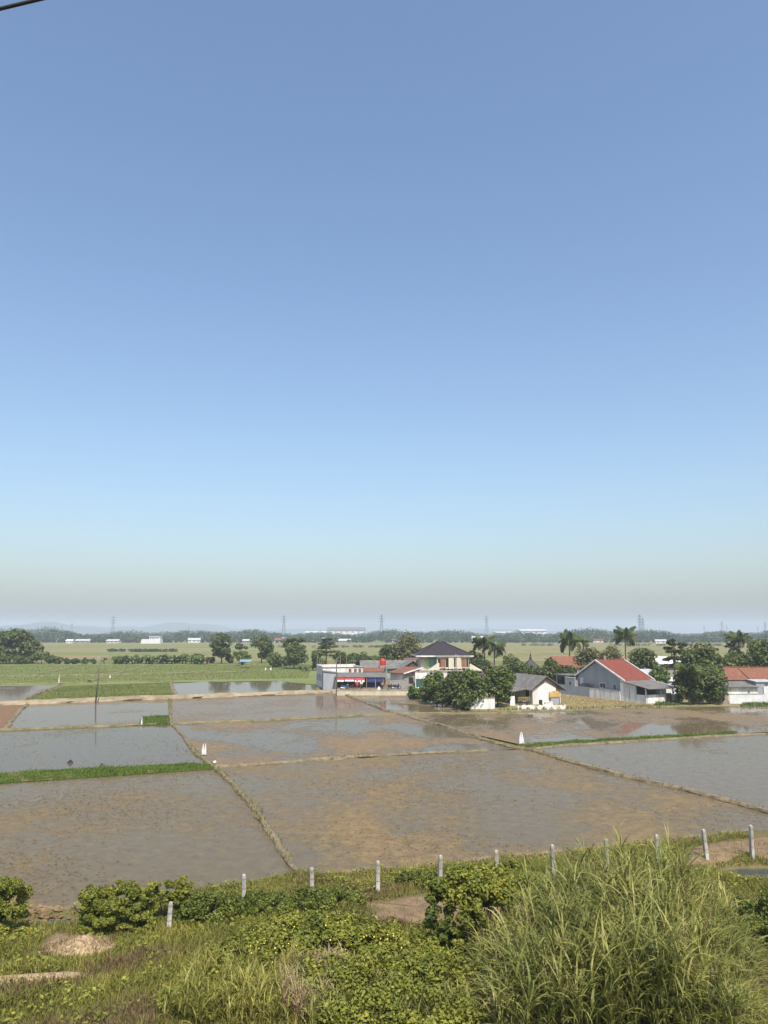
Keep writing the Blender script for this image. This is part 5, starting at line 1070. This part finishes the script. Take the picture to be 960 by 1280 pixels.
def rows(px, nr, per, h, label, name='young_rice'):
    q = [G(u, v)[:2] for u, v in px]; S_, T_ = np.meshgrid((np.arange(per) + 0.5) / per, (np.arange(nr) + 0.5) / nr); s = (S_ + r.normal(0, 0.25 / per, S_.shape)).ravel(); tt = (T_ + r.normal(0, 0.12 / nr, T_.shape)).ravel()
    P = ((1 - s) * (1 - tt))[:, None] * q[0] + (s * (1 - tt))[:, None] * q[1] + (s * tt)[:, None] * q[2] + ((1 - s) * tt)[:, None] * q[3]
    P = np.repeat(P, 2, 0) + r.normal(0, 0.12, (len(P) * 2, 2)); m = MB(); blades(m, np.c_[P, np.zeros(len(P))], h * 0.75, 0.11, r, 0.7, 1)
    stuff(m.build(name, M['rice_leaf']), label, 'rice')
rows([(78, 858), (214, 854), (215, 871), (28, 878)], 90, 170, 0.30, 'rows of young rice between road and back paddies')
rows([(-40, 832), (390, 830.5), (385, 848), (-60, 855)], 150, 190, 0.34, 'pale green sheet of young rice before the banana row')
m = MB()
for (p, w, h) in BUND_LINES[1:]:
    k = int(len(p) * 3); i = r.integers(0, len(p), k); sel = np.sin(p[i][:, 0] * 0.35 + p[i][:, 1] * 0.21) + r.normal(0, 0.6, k) > 0.3; q = p[i][sel] + r.normal(0, w * 0.28, (sel.sum(), 2))
    blades(m, np.c_[q, np.full(len(q), h * 0.55)], 0.22, 0.06, r, 0.6, 2)
stuff(m.build('bund_grass', M['turf']), 'thin grass growing on the paddy bunds', 'grass')
m = MB()
for px, n in (([(818, 883), (850, 883), (850, 877), (820, 878)], 700), ([(925, 884), (1000, 884), (1000, 875), (935, 873)], 2200), ([(600, 890), (830, 885), (820, 883), (640, 888)], 350)):
    q = inpoly(px, n, r); blades(m, np.c_[q, np.full(n, 0.04)], 0.42, 0.12, r, 0.5, 2)
stuff(m.build('yard_grass', M['leaf_bright']), 'tufts of green grass along the village walls', 'grass')
m = MB(); q = inpoly([(700, 887), (835, 884), (808, 881), (690, 867)], 9000, r); blades(m, np.c_[q, np.full(len(q), 0.05)], 0.16, 0.08, r, 0.7, 1); stuff(m.build('dry_yard_grass', M['reed_dry']), 'short dry ochre grass in the yard', 'grass')
# stubble and clods breaking the paddy surface
m = MB(); tot = 0
for px, n in (([(0, 985), (262, 962), (372, 1100), (0, 1135)], 5200), ([(275, 962), (655, 940), (1040, 1042), (385, 1112)], 8000), ([(0, 916), (210, 908), (255, 955), (0, 972)], 2600), ([(220, 907), (500, 894), (630, 935), (272, 955)], 1800), ([(560, 893), (940, 884), (950, 914), (650, 928)], 3000), ([(690, 940), (950, 922), (960, 1010), (900, 996)], 1500)):
    q = inpoly(px, n, r); sel = np.sin(q[:, 0] * 0.31 + 1) + np.sin(q[:, 1] * 0.47 + q[:, 0] * 0.2) + r.normal(0, 0.9, n) > 0.55; q = q[sel]; k = len(q); s = r.uniform(0.012, 0.045, k)[:, None]
    o = np.array([[2.2, 0, 0], [0, 1, 0], [-2.2, 0, 0], [0, -1, 0], [0, 0, 0.5]])
    V = np.c_[q, np.full(k, 0.02)][:, None] + o[None] * s[:, None] + r.normal(0, 0.25, (k, 5, 3)) * s[:, None]
    base = np.arange(k)[:, None] * 5; F_ = np.vstack([base + np.array([a, c, 4]) for a, c in ((0, 1), (1, 2), (2, 3), (3, 0))])
    m.add(V.reshape(-1, 3), F_)
stuff(m.build('mud_stubble', M['clod']), 'small clods and stubble breaking the paddy water', 'mud')

# ------------------------------------------------------------------ fence posts
def onbank(u, v):                      # point on the bank seen at a place of the photograph
    z = 0.4
    for _ in range(6): p = G(u, v, z); z = float(bankz(p[0], p[1]))
    return np.array([p[0], p[1], z])
ordn = ['first', 'second', 'third', 'fourth', 'fifth', 'sixth', 'seventh', 'eighth', 'ninth', 'tenth', 'eleventh']
POSTS = [(211, 1162, 1127), (304, 1138, 1092.5), (390.5, 1119, 1084), (472, 1114, 1076), (549.5, 1110, 1068.5), (622, 1101, 1062.5), (692, 1096, 1055), (758.5, 1090, 1048.5), (821.5, 1082, 1042.5), (883.5, 1075, 1036.5), (940, 1069, 1030.5)]
bp = MB(); hs = 1.0
def postmesh(h):
    b = MB(); w, w2 = 0.085, 0.07
    b.add([(s * w, q * w, -0.3) for s, q in ((-1, -1), (1, -1), (1, 1), (-1, 1))] + [(s * w2, q * w2, h - 0.12) for s, q in ((-1, -1), (1, -1), (1, 1), (-1, 1))] + [(s * w2 * .9, q * w2 * .9, h - 0.04) for s, q in ((-1, -1), (1, -1), (1, 1), (-1, 1))] + [(s * w2 * .4, q * w2 * .4, h) for s, q in ((-1, -1), (1, -1), (1, 1), (-1, 1))],
          [(0, 1, 5, 4), (1, 2, 6, 5), (2, 3, 7, 6), (3, 0, 4, 7)] + [(a + 4, b_ + 4, b_ + 8, a + 8) for a, b_ in ((0, 1), (1, 2), (2, 3), (3, 0))] + [(a + 8, b_ + 8, b_ + 12, a + 12) for a, b_ in ((0, 1), (1, 2), (2, 3), (3, 0))] + [(12, 13, 14, 15)])
    return b
PTOP = []
for k, (u, vb, vt) in enumerate(POSTS):
    p = onbank(u, vb); h = XZ(u, vt, p[1])[1] - p[2]
    t = thing('fence_post', 'square white concrete fence post, %s from the left along the paddy bank' % ordn[k], 'fence post', p, 0.15 + 0.2 * math.sin(k * 2.1), 'fence posts along the paddy')
    t.rotation_euler = (R(2.4 * math.sin(k * 3.3)), R(2.2 * math.cos(k * 1.7)), t.rotation_euler[2])
    postmesh(h).build('shaft', M['post'], t)
    for z in (0.35, 0.62, 0.88):
        b = MB(); b.ring((0, 0, 0), 0.11, 0.006, 8, 'x'); c = b.build('wire_tie', M['steel'], t); c.location = (0, 0, h * z); c.rotation_euler = (0, R(90), 0)

# ------------------------------------------------------------------ foreground plants
def at(u, v): return onbank(u, v)
def S_(name, label, u, v, rx, ry, h, n, leaf, mat, seed, **k):
    p = at(u, v); n = int(n * 2.0); leaf *= 0.70; k['nc'] = int(k.get('nc', 40) * 1.6); k['cr'] = k.get('cr', 0.2) * 0.82; return shrub(name, label, p[0], p[1], rx, ry, h, n, leaf, mat, seed, **k)
S_('vine_hedge', 'vine covered hedge at the left edge of the bank', 2, 1166, 0.80, 0.5, 1.85, 8500, 0.10, 'vine', 401, nc=52, cr=0.15, box=True)
S_('vine_hedge', 'box-shaped vine hedge over the fence, left half', 122, 1166, 0.62, 0.45, 1.62, 7500, 0.10, 'vine', 402, nc=50, cr=0.15, box=True)
S_('vine_hedge', 'box-shaped vine hedge over the fence, right half', 164, 1162, 0.85, 0.45, 1.66, 9000, 0.10, 'vine', 403, nc=60, cr=0.14, box=True)
S_('vine_hedge', 'vine hedge end hanging over the leftmost post', 212, 1152, 0.72, 0.3, 0.75, 4800, 0.10, 'vine', 404, nc=40, cr=0.16, box=True, lift=0.72)
S_('creeper', 'low dark creeper between the two leftmost posts', 258, 1150, 1.35, 0.7, 0.95, 5000, 0.09, 'vine_deep', 405, nc=44, cr=0.2)
S_('creeper', 'low dark creeper under the second post', 325, 1142, 1.3, 0.7, 0.7, 4200, 0.09, 'vine_deep', 406, nc=40, cr=0.2)
S_('creeper', 'low green creeper under the third post', 405, 1132, 1.5, 0.7, 0.6, 3800, 0.09, 'vine_deep', 407, nc=40, cr=0.2)
S_('creeper', 'small green creeper left of the fifth post', 520, 1104, 0.9, 0.4, 0.5, 1800, 0.09, 'vine_deep', 408, nc=24, cr=0.22)
# sprawling flowering mounds
mounds = [(395, 1205, 2.2, 1.2, 1.5, 'sprawling leafy mound with yellow flowers below the third post', 9500), (330, 1225, 1.8, 1.2, 1.25, 'leafy mound left of the flowering one', 7000), (470, 1215, 1.9, 1.2, 1.3, 'leafy mound below the fourth post', 7500), (440, 1255, 2.2, 1.2, 1.2, 'dark leafy mound at the lower middle', 7500), (280, 1262, 1.7, 1.0, 0.9, 'low yellowish mound at the bottom left of the middle', 5000), (540, 1250, 1.5, 1.1, 1.3, 'leafy mound at the foot of the tall grass', 5600), (345, 1180, 1.4, 0.8, 0.7, 'low mound behind the flowering one', 4000), (500, 1290, 2.4, 1.0, 1.0, 'leafy mound at the bottom middle', 6500)]
for k, (u, v, rx, ry, h, lb, n) in enumerate(mounds):
    t = S_('leafy_shrub', lb, u, v, rx, ry, h, n, 0.105, 'vine', 420 + k, nc=60, cr=0.16)
    if k in (0, 1, 2, 6):
        r = np.random.default_rng(k); n_ = 40; d = nrm(np.c_[r.normal(size=(n_, 2)), np.abs(r.normal(size=n_)) + 0.5]); m = MB()
        leafquads(m, d * [rx * 0.95, ry * 0.95, h * 0.55] + [0, 0, h * 0.46], d, 0.042, r, 1.0); m.build('flowers', M['flower'], t)
# tall vine draped shrub beside the grass
S_('vine_shrub', 'tall vine draped shrub left of the tall grass', 596, 1198, 1.05, 0.8, 1.15, 6400, 0.12, 'vine', 440, nc=46, cr=0.24, stems=16, lift=1.65)
S_('vine_shrub', 'narrow vine column hanging at the left of the draped shrub', 550, 1198, 0.45, 0.5, 2.5, 3600, 0.12, 'vine_deep', 441, nc=34, cr=0.13)
S_('vine_shrub', 'yellowish vine curtain hanging inside the draped shrub', 590, 1212, 0.5, 0.4, 2.2, 3000, 0.11, 'vine', 446, nc=30, cr=0.13)
S_('vine_shrub', 'bright weedy bush behind the tall grass', 655, 1130, 1.2, 0.6, 1.1, 3800, 0.10, 'vine', 442, nc=34, cr=0.2)
S_('vine_shrub', 'dark green bush right of the tall grass beside the pool', 965, 1175, 1.3, 1.0, 1.5, 5000, 0.10, 'vine_deep', 443, nc=40, cr=0.2)
S_('vine_shrub', 'small weed on the bank edge left of the sixth post', 640, 1090, 0.5, 0.3, 0.5, 900, 0.09, 'vine', 444, nc=16, cr=0.25)
# straw and soil heap
p = at(100, 1186); r = np.random.default_rng(12); n, k = 30, 12; A, Q = np.meshgrid(np.linspace(0, 2 * math.pi, n, endpoint=False), np.linspace(0, 1, k))
rx, ry = 1.35, 0.75; X_ = Q * rx * np.cos(A); Y_ = Q * ry * np.sin(A); Zp = 0.40 * (1 - Q ** 1.5) * (0.8 + 0.35 * np.sin(3 * X_ + 1) * np.cos(2.3 * Y_)) + r.normal(0, 0.03, A.shape) - 0.06
idx = np.arange(n * k).reshape(k, n); nx = np.roll(idx, -1, 1); b = MB(); b.add(np.stack([X_, Y_, Zp], -1).reshape(-1, 3), np.stack([idx[:-1], idx[1:], nx[1:], nx[:-1]], -1).reshape(-1, 4))
t = thing('straw_heap', 'pale heap of soil and straw on the grass', 'heap', p); b.build('mound', M['straw'], t)
m = MB(); nn = 1500; q = r.uniform(-1, 1, (nn, 2)); q = q[(q ** 2).sum(1) < 1]; z_ = 0.34 * (1 - (q ** 2).sum(1) ** 0.75)
blades(m, np.c_[q * [rx, ry], z_ - 0.02], 0.14, 0.018, r, 1.6, 2); stf = m.build('straw', M['reed_dry'], t); stf['kind'] = 'stuff'
# bare patches on the bank
def patch(px, label, mat='soil', n=40):
    q = np.array([at(u, v) for u, v in px]); c = q[:, :2].mean(0); pts = resample(np.vstack([q[:, :2], q[:1, :2]]), 0.35); k = len(pts); rngp = np.random.default_rng(int(abs(c[0]) * 10))
    V = [(*c, float(bankz(*c)) + 0.035)]; 
    for f in (0.5, 0.85, 1.0):
        for p_ in pts:
            g_ = c + (p_ - c) * f * (1 + (rngp.normal(0, 0.06) if f > 0.6 else 0)); V.append((*g_, float(bankz(*g_)) + (0.035 if f < 1 else -0.02) + rngp.normal(0, 0.01)))
    F_ = [(0, 1 + i, 1 + (i + 1) % k) for i in range(k)] + [(1 + L * k + i, 1 + (L + 1) * k + i, 1 + (L + 1) * k + (i + 1) % k, 1 + L * k + (i + 1) % k) for L in (0, 1) for i in range(k)]
    b = MB(); b.add(V, F_); o = b.build('bare_soil', M[mat], None, True); 
    if o.data.polygons[0].normal.z < 0: o.data.flip_normals()
    struct(o, label)
SOIL = [([(-30, 1222), (100, 1214), (118, 1219), (60, 1228), (-30, 1238)], 'pale bare footpath at the lower left', 'straw'), ([(455, 1128), (560, 1112), (640, 1110), (640, 1150), (560, 1160), (470, 1150)], 'bare reddish soil behind the leafy mounds', 'soil'), ([(50, 1180), (70, 1165), (90, 1168), (75, 1190)], 'scraped soil beside the straw heap', 'soil'),
    ([(850, 1062), (900, 1052), (1020, 1042), (1020, 1078), (930, 1086), (860, 1084)], 'bare ochre soil along the right end of the fence', 'soil'), ([(20, 1146), (98, 1149), (98, 1142), (20, 1139)], 'rough earth edge of the ditch', 'soil')]
for px, lb, mt in SOIL: patch(px, lb, mt)
r = np.random.default_rng(66)
st = MB()
for k in range(150):
    p = at(18 + k * 0.55 + r.normal(0, 1.0), 1143 + r.normal(0, 2.2)); sc_ = r.uniform(0.05, 0.16); q = MB(); q.lathe((0, 0, 0), [(0.7, -0.3), (1.0, 0.05), (0.85, 0.45), (0.4, 0.75)], 6)
    st.add((q.v[0] + r.normal(0, 0.16, q.v[0].shape)) * sc_ * [1.3, 1, 0.8] + p, [tuple(f_) for fl in q.f.values() for a_ in fl for f_ in a_])
stuff(st.build('earth_rubble', M['soil']), 'crumbly lumps of earth along the ditch edge', 'rubble')
def inside(pts, poly):
    x, y = pts[:, 0], pts[:, 1]; c = np.zeros(len(x), bool); n = len(poly)
    for i in range(n):
        (xa, ya), (xb, yb) = poly[i], poly[i - 1]
        k = ((ya > y) != (yb > y)) & (x < (xb - xa) * (y - ya) / (yb - ya + 1e-12) + xa); c ^= k
    return c
# turf over the bank
r = np.random.default_rng(55); n = 250000
x = r.uniform(-17, 19, n); d = r.uniform(0.15, 19, n) ** 1.0; y = yedge(x) - d; z = bankz(x, y); keep = z > 0.13
for px, lb, mt in SOIL:
    poly = [tuple(at(u, v)[:2]) for u, v in px]; keep &= ~(inside(np.c_[x, y], poly) & (r.random(n) < 0.93))
hp = at(100, 1186); keep &= (((x - hp[0]) / 1.2) ** 2 + ((y - hp[1]) / 0.65) ** 2) > 1
keep &= y > 19
sparse = (x > 0.5) & (d < 1.5) & (r.random(n) < 0.72); sparse |= (x < -9) & (d < 0.9) & (r.random(n) < 0.85); keep &= ~sparse
x, y, z, d = x[keep], y[keep], z[keep], d[keep]
dens = fbm(x * 1.3 + 5, y * 1.3); red = fbm(x * 0.7 - 3, y * 0.9 + 7) + (x < -5.5) * (y < 27.5) * 0.25 + r.normal(0, 0.12, len(x)) > 0.40
tall = np.where(dens > 0.1, 0.30, 0.20) * (1 + 0.5 * (y < 26.5))
m1, m2 = MB(), MB()
blades(m1, np.c_[x, y, z - 0.02][~red], tall[~red], 0.022, r, 0.8, 2); blades(m2, np.c_[x, y, z - 0.02][red], tall[red], 0.02, r, 0.8, 2)
stuff(m1.build('turf', M['turf']), 'green turf covering the bank', 'grass'); stuff(m2.build('brown_turf', M['turf_red']), 'reddish brown dry turf on the bank', 'grass')
# broad weeds in the turf
m = MB(); n = 26000; x = r.uniform(-14, 16, n); y = yedge(x) - r.uniform(0.6, 13, n); z = bankz(x, y); k = (fbm(x * 1.7, y * 1.9 + 3) > 0.02) & (z > 0.2) & (y > 20) & ((x < 0.5) | (yedge(x) - y > 1.5) | (r.random(n) < 0.25))
for px, lb, mt in SOIL: k &= ~inside(np.c_[x, y], [tuple(at(u, v)[:2]) for u, v in px])
k &= (((x - hp[0]) / 1.3) ** 2 + ((y - hp[1]) / 0.75) ** 2) > 1
x, y, z = x[k], y[k], z[k]; leafquads(m, np.c_[x, y, z + r.uniform(0.05, 0.28, len(x))], nrm(rdir(r, len(x)) * 0.7 + [0, 0, 1]), 0.085, r, 1.6)
stuff(m.build('ground_weeds', M['vine']), 'broad leaved weeds growing through the turf', 'weeds')

# tall grass: canes with long arching leaves
def reeds(name, label, mat, npl, xr, yr, hfun, leaves, L, wid, seed, dry=False, up=1.0):
    r = np.random.default_rng(seed); m = MB(); x = r.uniform(*xr, npl); y = r.uniform(*yr, npl); h = hfun(x, y) * r.uniform(0.7, 1.05, npl); k = h > 0.4; x, y, h = x[k], y[k], h[k]; z = bankz(x, y)
    ln = r.normal(0, 0.14, (len(x), 2)); A = []; Hs = []
    n = len(x) * leaves; i = np.repeat(np.arange(len(x)), leaves); f = r.uniform(0.12, 1.0, n) ** 0.75
    P = np.c_[x[i] + ln[i, 0] * h[i] * f, y[i] + ln[i, 1] * h[i] * f, z[i] + h[i] * f * 0.78]
    a = r.uniform(0, 6.283, n); LL = L * r.uniform(0.55, 1.25, n) * (0.65 + 0.5 * np.minimum(h[i] / 3.5, 1)); el = r.uniform(0.75, 1.45, n) * up; dr = r.uniform(0.9, 2.4, n)
    seg = 5; V = []; c = P.copy(); d2 = np.c_[np.cos(a), np.sin(a)]; side = np.c_[-np.sin(a), np.cos(a), r.normal(0, 0.3, n)] * (wid * r.uniform(0.45, 1.6, n))[:, None] * 0.5
    for j in range(seg):
        wj = [0.55, 1.0, 0.95, 0.65, 0.3][j]; V += [c - side * wj, c + side * wj]; e = el - dr * (j / seg) ** 1.3
        c = c + np.c_[d2 * (np.cos(e) * LL / seg)[:, None], np.sin(e) * LL / seg]
    V.append(c); kk = 2 * seg + 1; V = np.stack(V, 1).reshape(-1, 3); base = np.arange(n) * kk; m.v.append(V); m.n = len(V)
    m.f[4] = [np.stack([base + 2 * j, base + 2 * j + 1, base + 2 * j + 3, base + 2 * j + 2], 1) for j in range(seg - 1)]; m.f[3] = [np.stack([base + 2 * seg - 2, base + 2 * seg - 1, base + 2 * seg], 1)]
    return stuff(m.build(name, M[mat]), label, 'tall grass')
oc = np.array([XZ(u, v, 25.5) for u, v in [(575, 1215), (620, 1155), (660, 1112), (700, 1078), (740, 1050), (800, 1044), (845, 1064), (875, 1100), (905, 1150), (930, 1195), (955, 1225), (1100, 1225)]])
def hf(x, y): return np.interp(x / y * 25.5, oc[:, 0], oc[:, 1]) * np.clip(1.12 - np.abs(y - 25.0) * 0.07, 0.4, 1.0) * (0.86 + 0.22 * fbm(x * 2.2, y * 2.2)) - 0.25
reeds('tall_grass', 'big stand of tall arching green grass at the lower right', 'reed', 2100, (2.7, 14.5), (20.5, 27.2), hf, 15, 1.12, 0.036, 501)
reeds('dry_tall_grass', 'dry straw coloured leaves inside the tall grass', 'reed_dry', 1300, (2.8, 13.5), (21, 26.8), lambda x, y: hf(x, y) * 0.82, 5, 0.9, 0.024, 502)
reeds('grass_tuft', 'yellow green grass tuft at the bottom left of the middle', 'reed_yellow', 260, (-5.6, -2.6), (21.5, 24.6), lambda x, y: 1.15 + 0.3 * fbm(x * 3, y * 3), 14, 0.75, 0.02, 503, up=1.1)
reeds('dry_grass_tuft', 'tan dry grass tuft at the bottom middle', 'reed_dry', 200, (-2.9, -1.2), (22.2, 24.6), lambda x, y: 1.1 + 0.3 * fbm(x * 3, y * 3), 14, 0.7, 0.016, 504, up=1.1)
reeds('grass_fringe', 'loose grass along the bottom of the view', 'reed', 420, (-2.0, 3.2), (21.5, 25.0), lambda x, y: 0.95 + 0.4 * fbm(x * 2, y * 2), 12, 0.7, 0.02, 505, up=1.05)
# dead weeds on the soil behind the posts
r = np.random.default_rng(91); m = MB(); n = 9000; u_ = r.uniform(430, 1000, n); x = (u_ - 480) / FPX * 36; y = yedge(x) - np.abs(r.normal(0.3, 0.55, n)) ; z = bankz(x, y); k = (z > 0.05) & (fbm(x * 2.5, y * 2) > -0.1)
blades(m, np.c_[x, y, z - 0.02][k], 0.22, 0.028, r, 1.2, 2); stuff(m.build('dead_weeds', M['reed_dry']), 'withered weeds along the paddy edge of the bank', 'grass')

# ------------------------------------------------------------------ rubber window cable at the top left
d0, d1 = ray(-900, 227), ray(900, -205); D_ = 6.0
a0 = np.array([d0[0], d0[1], d0[2]]) * (D_ / d0[1]) + [0, 0, CAM_H]; a1 = np.array([d1[0], d1[1], d1[2]]) * (D_ / d1[1]) + [0, 0, CAM_H]
f_ = np.linspace(0, 1, 24)[:, None]; b = MB(); b.tube(a0 * (1 - f_) + a1 * f_, 0.016, 8)  # taut tube standing in for the train window's black rubber corner
tag(b.build('window_seal', M['seal'], None, True), 'black window rubber cable at the top left corner', 'seal')

# ------------------------------------------------------------------ haze
hb = MB(); hb.box(-7000, 7000, -600, 7000, -2.0, 95.0); hz = hb.build('haze', None); hz['kind'] = 'stuff'; hz['label'] = 'pale humid haze over the plain'; hz['category'] = 'haze'
mh = bpy.data.materials.new('haze_air'); mh.use_nodes = True; nt = mh.node_tree; nt.nodes.clear()
pv = nt.nodes.new('ShaderNodeVolumePrincipled'); pv.inputs['Color'].default_value = (0.80, 0.90, 0.97, 1); pv.inputs['Density'].default_value = 0.00027; pv.inputs['Anisotropy'].default_value = 0.0
out = nt.nodes.new('ShaderNodeOutputMaterial'); nt.links.new(pv.outputs[0], out.inputs['Volume']); hz.data.materials.append(mh)
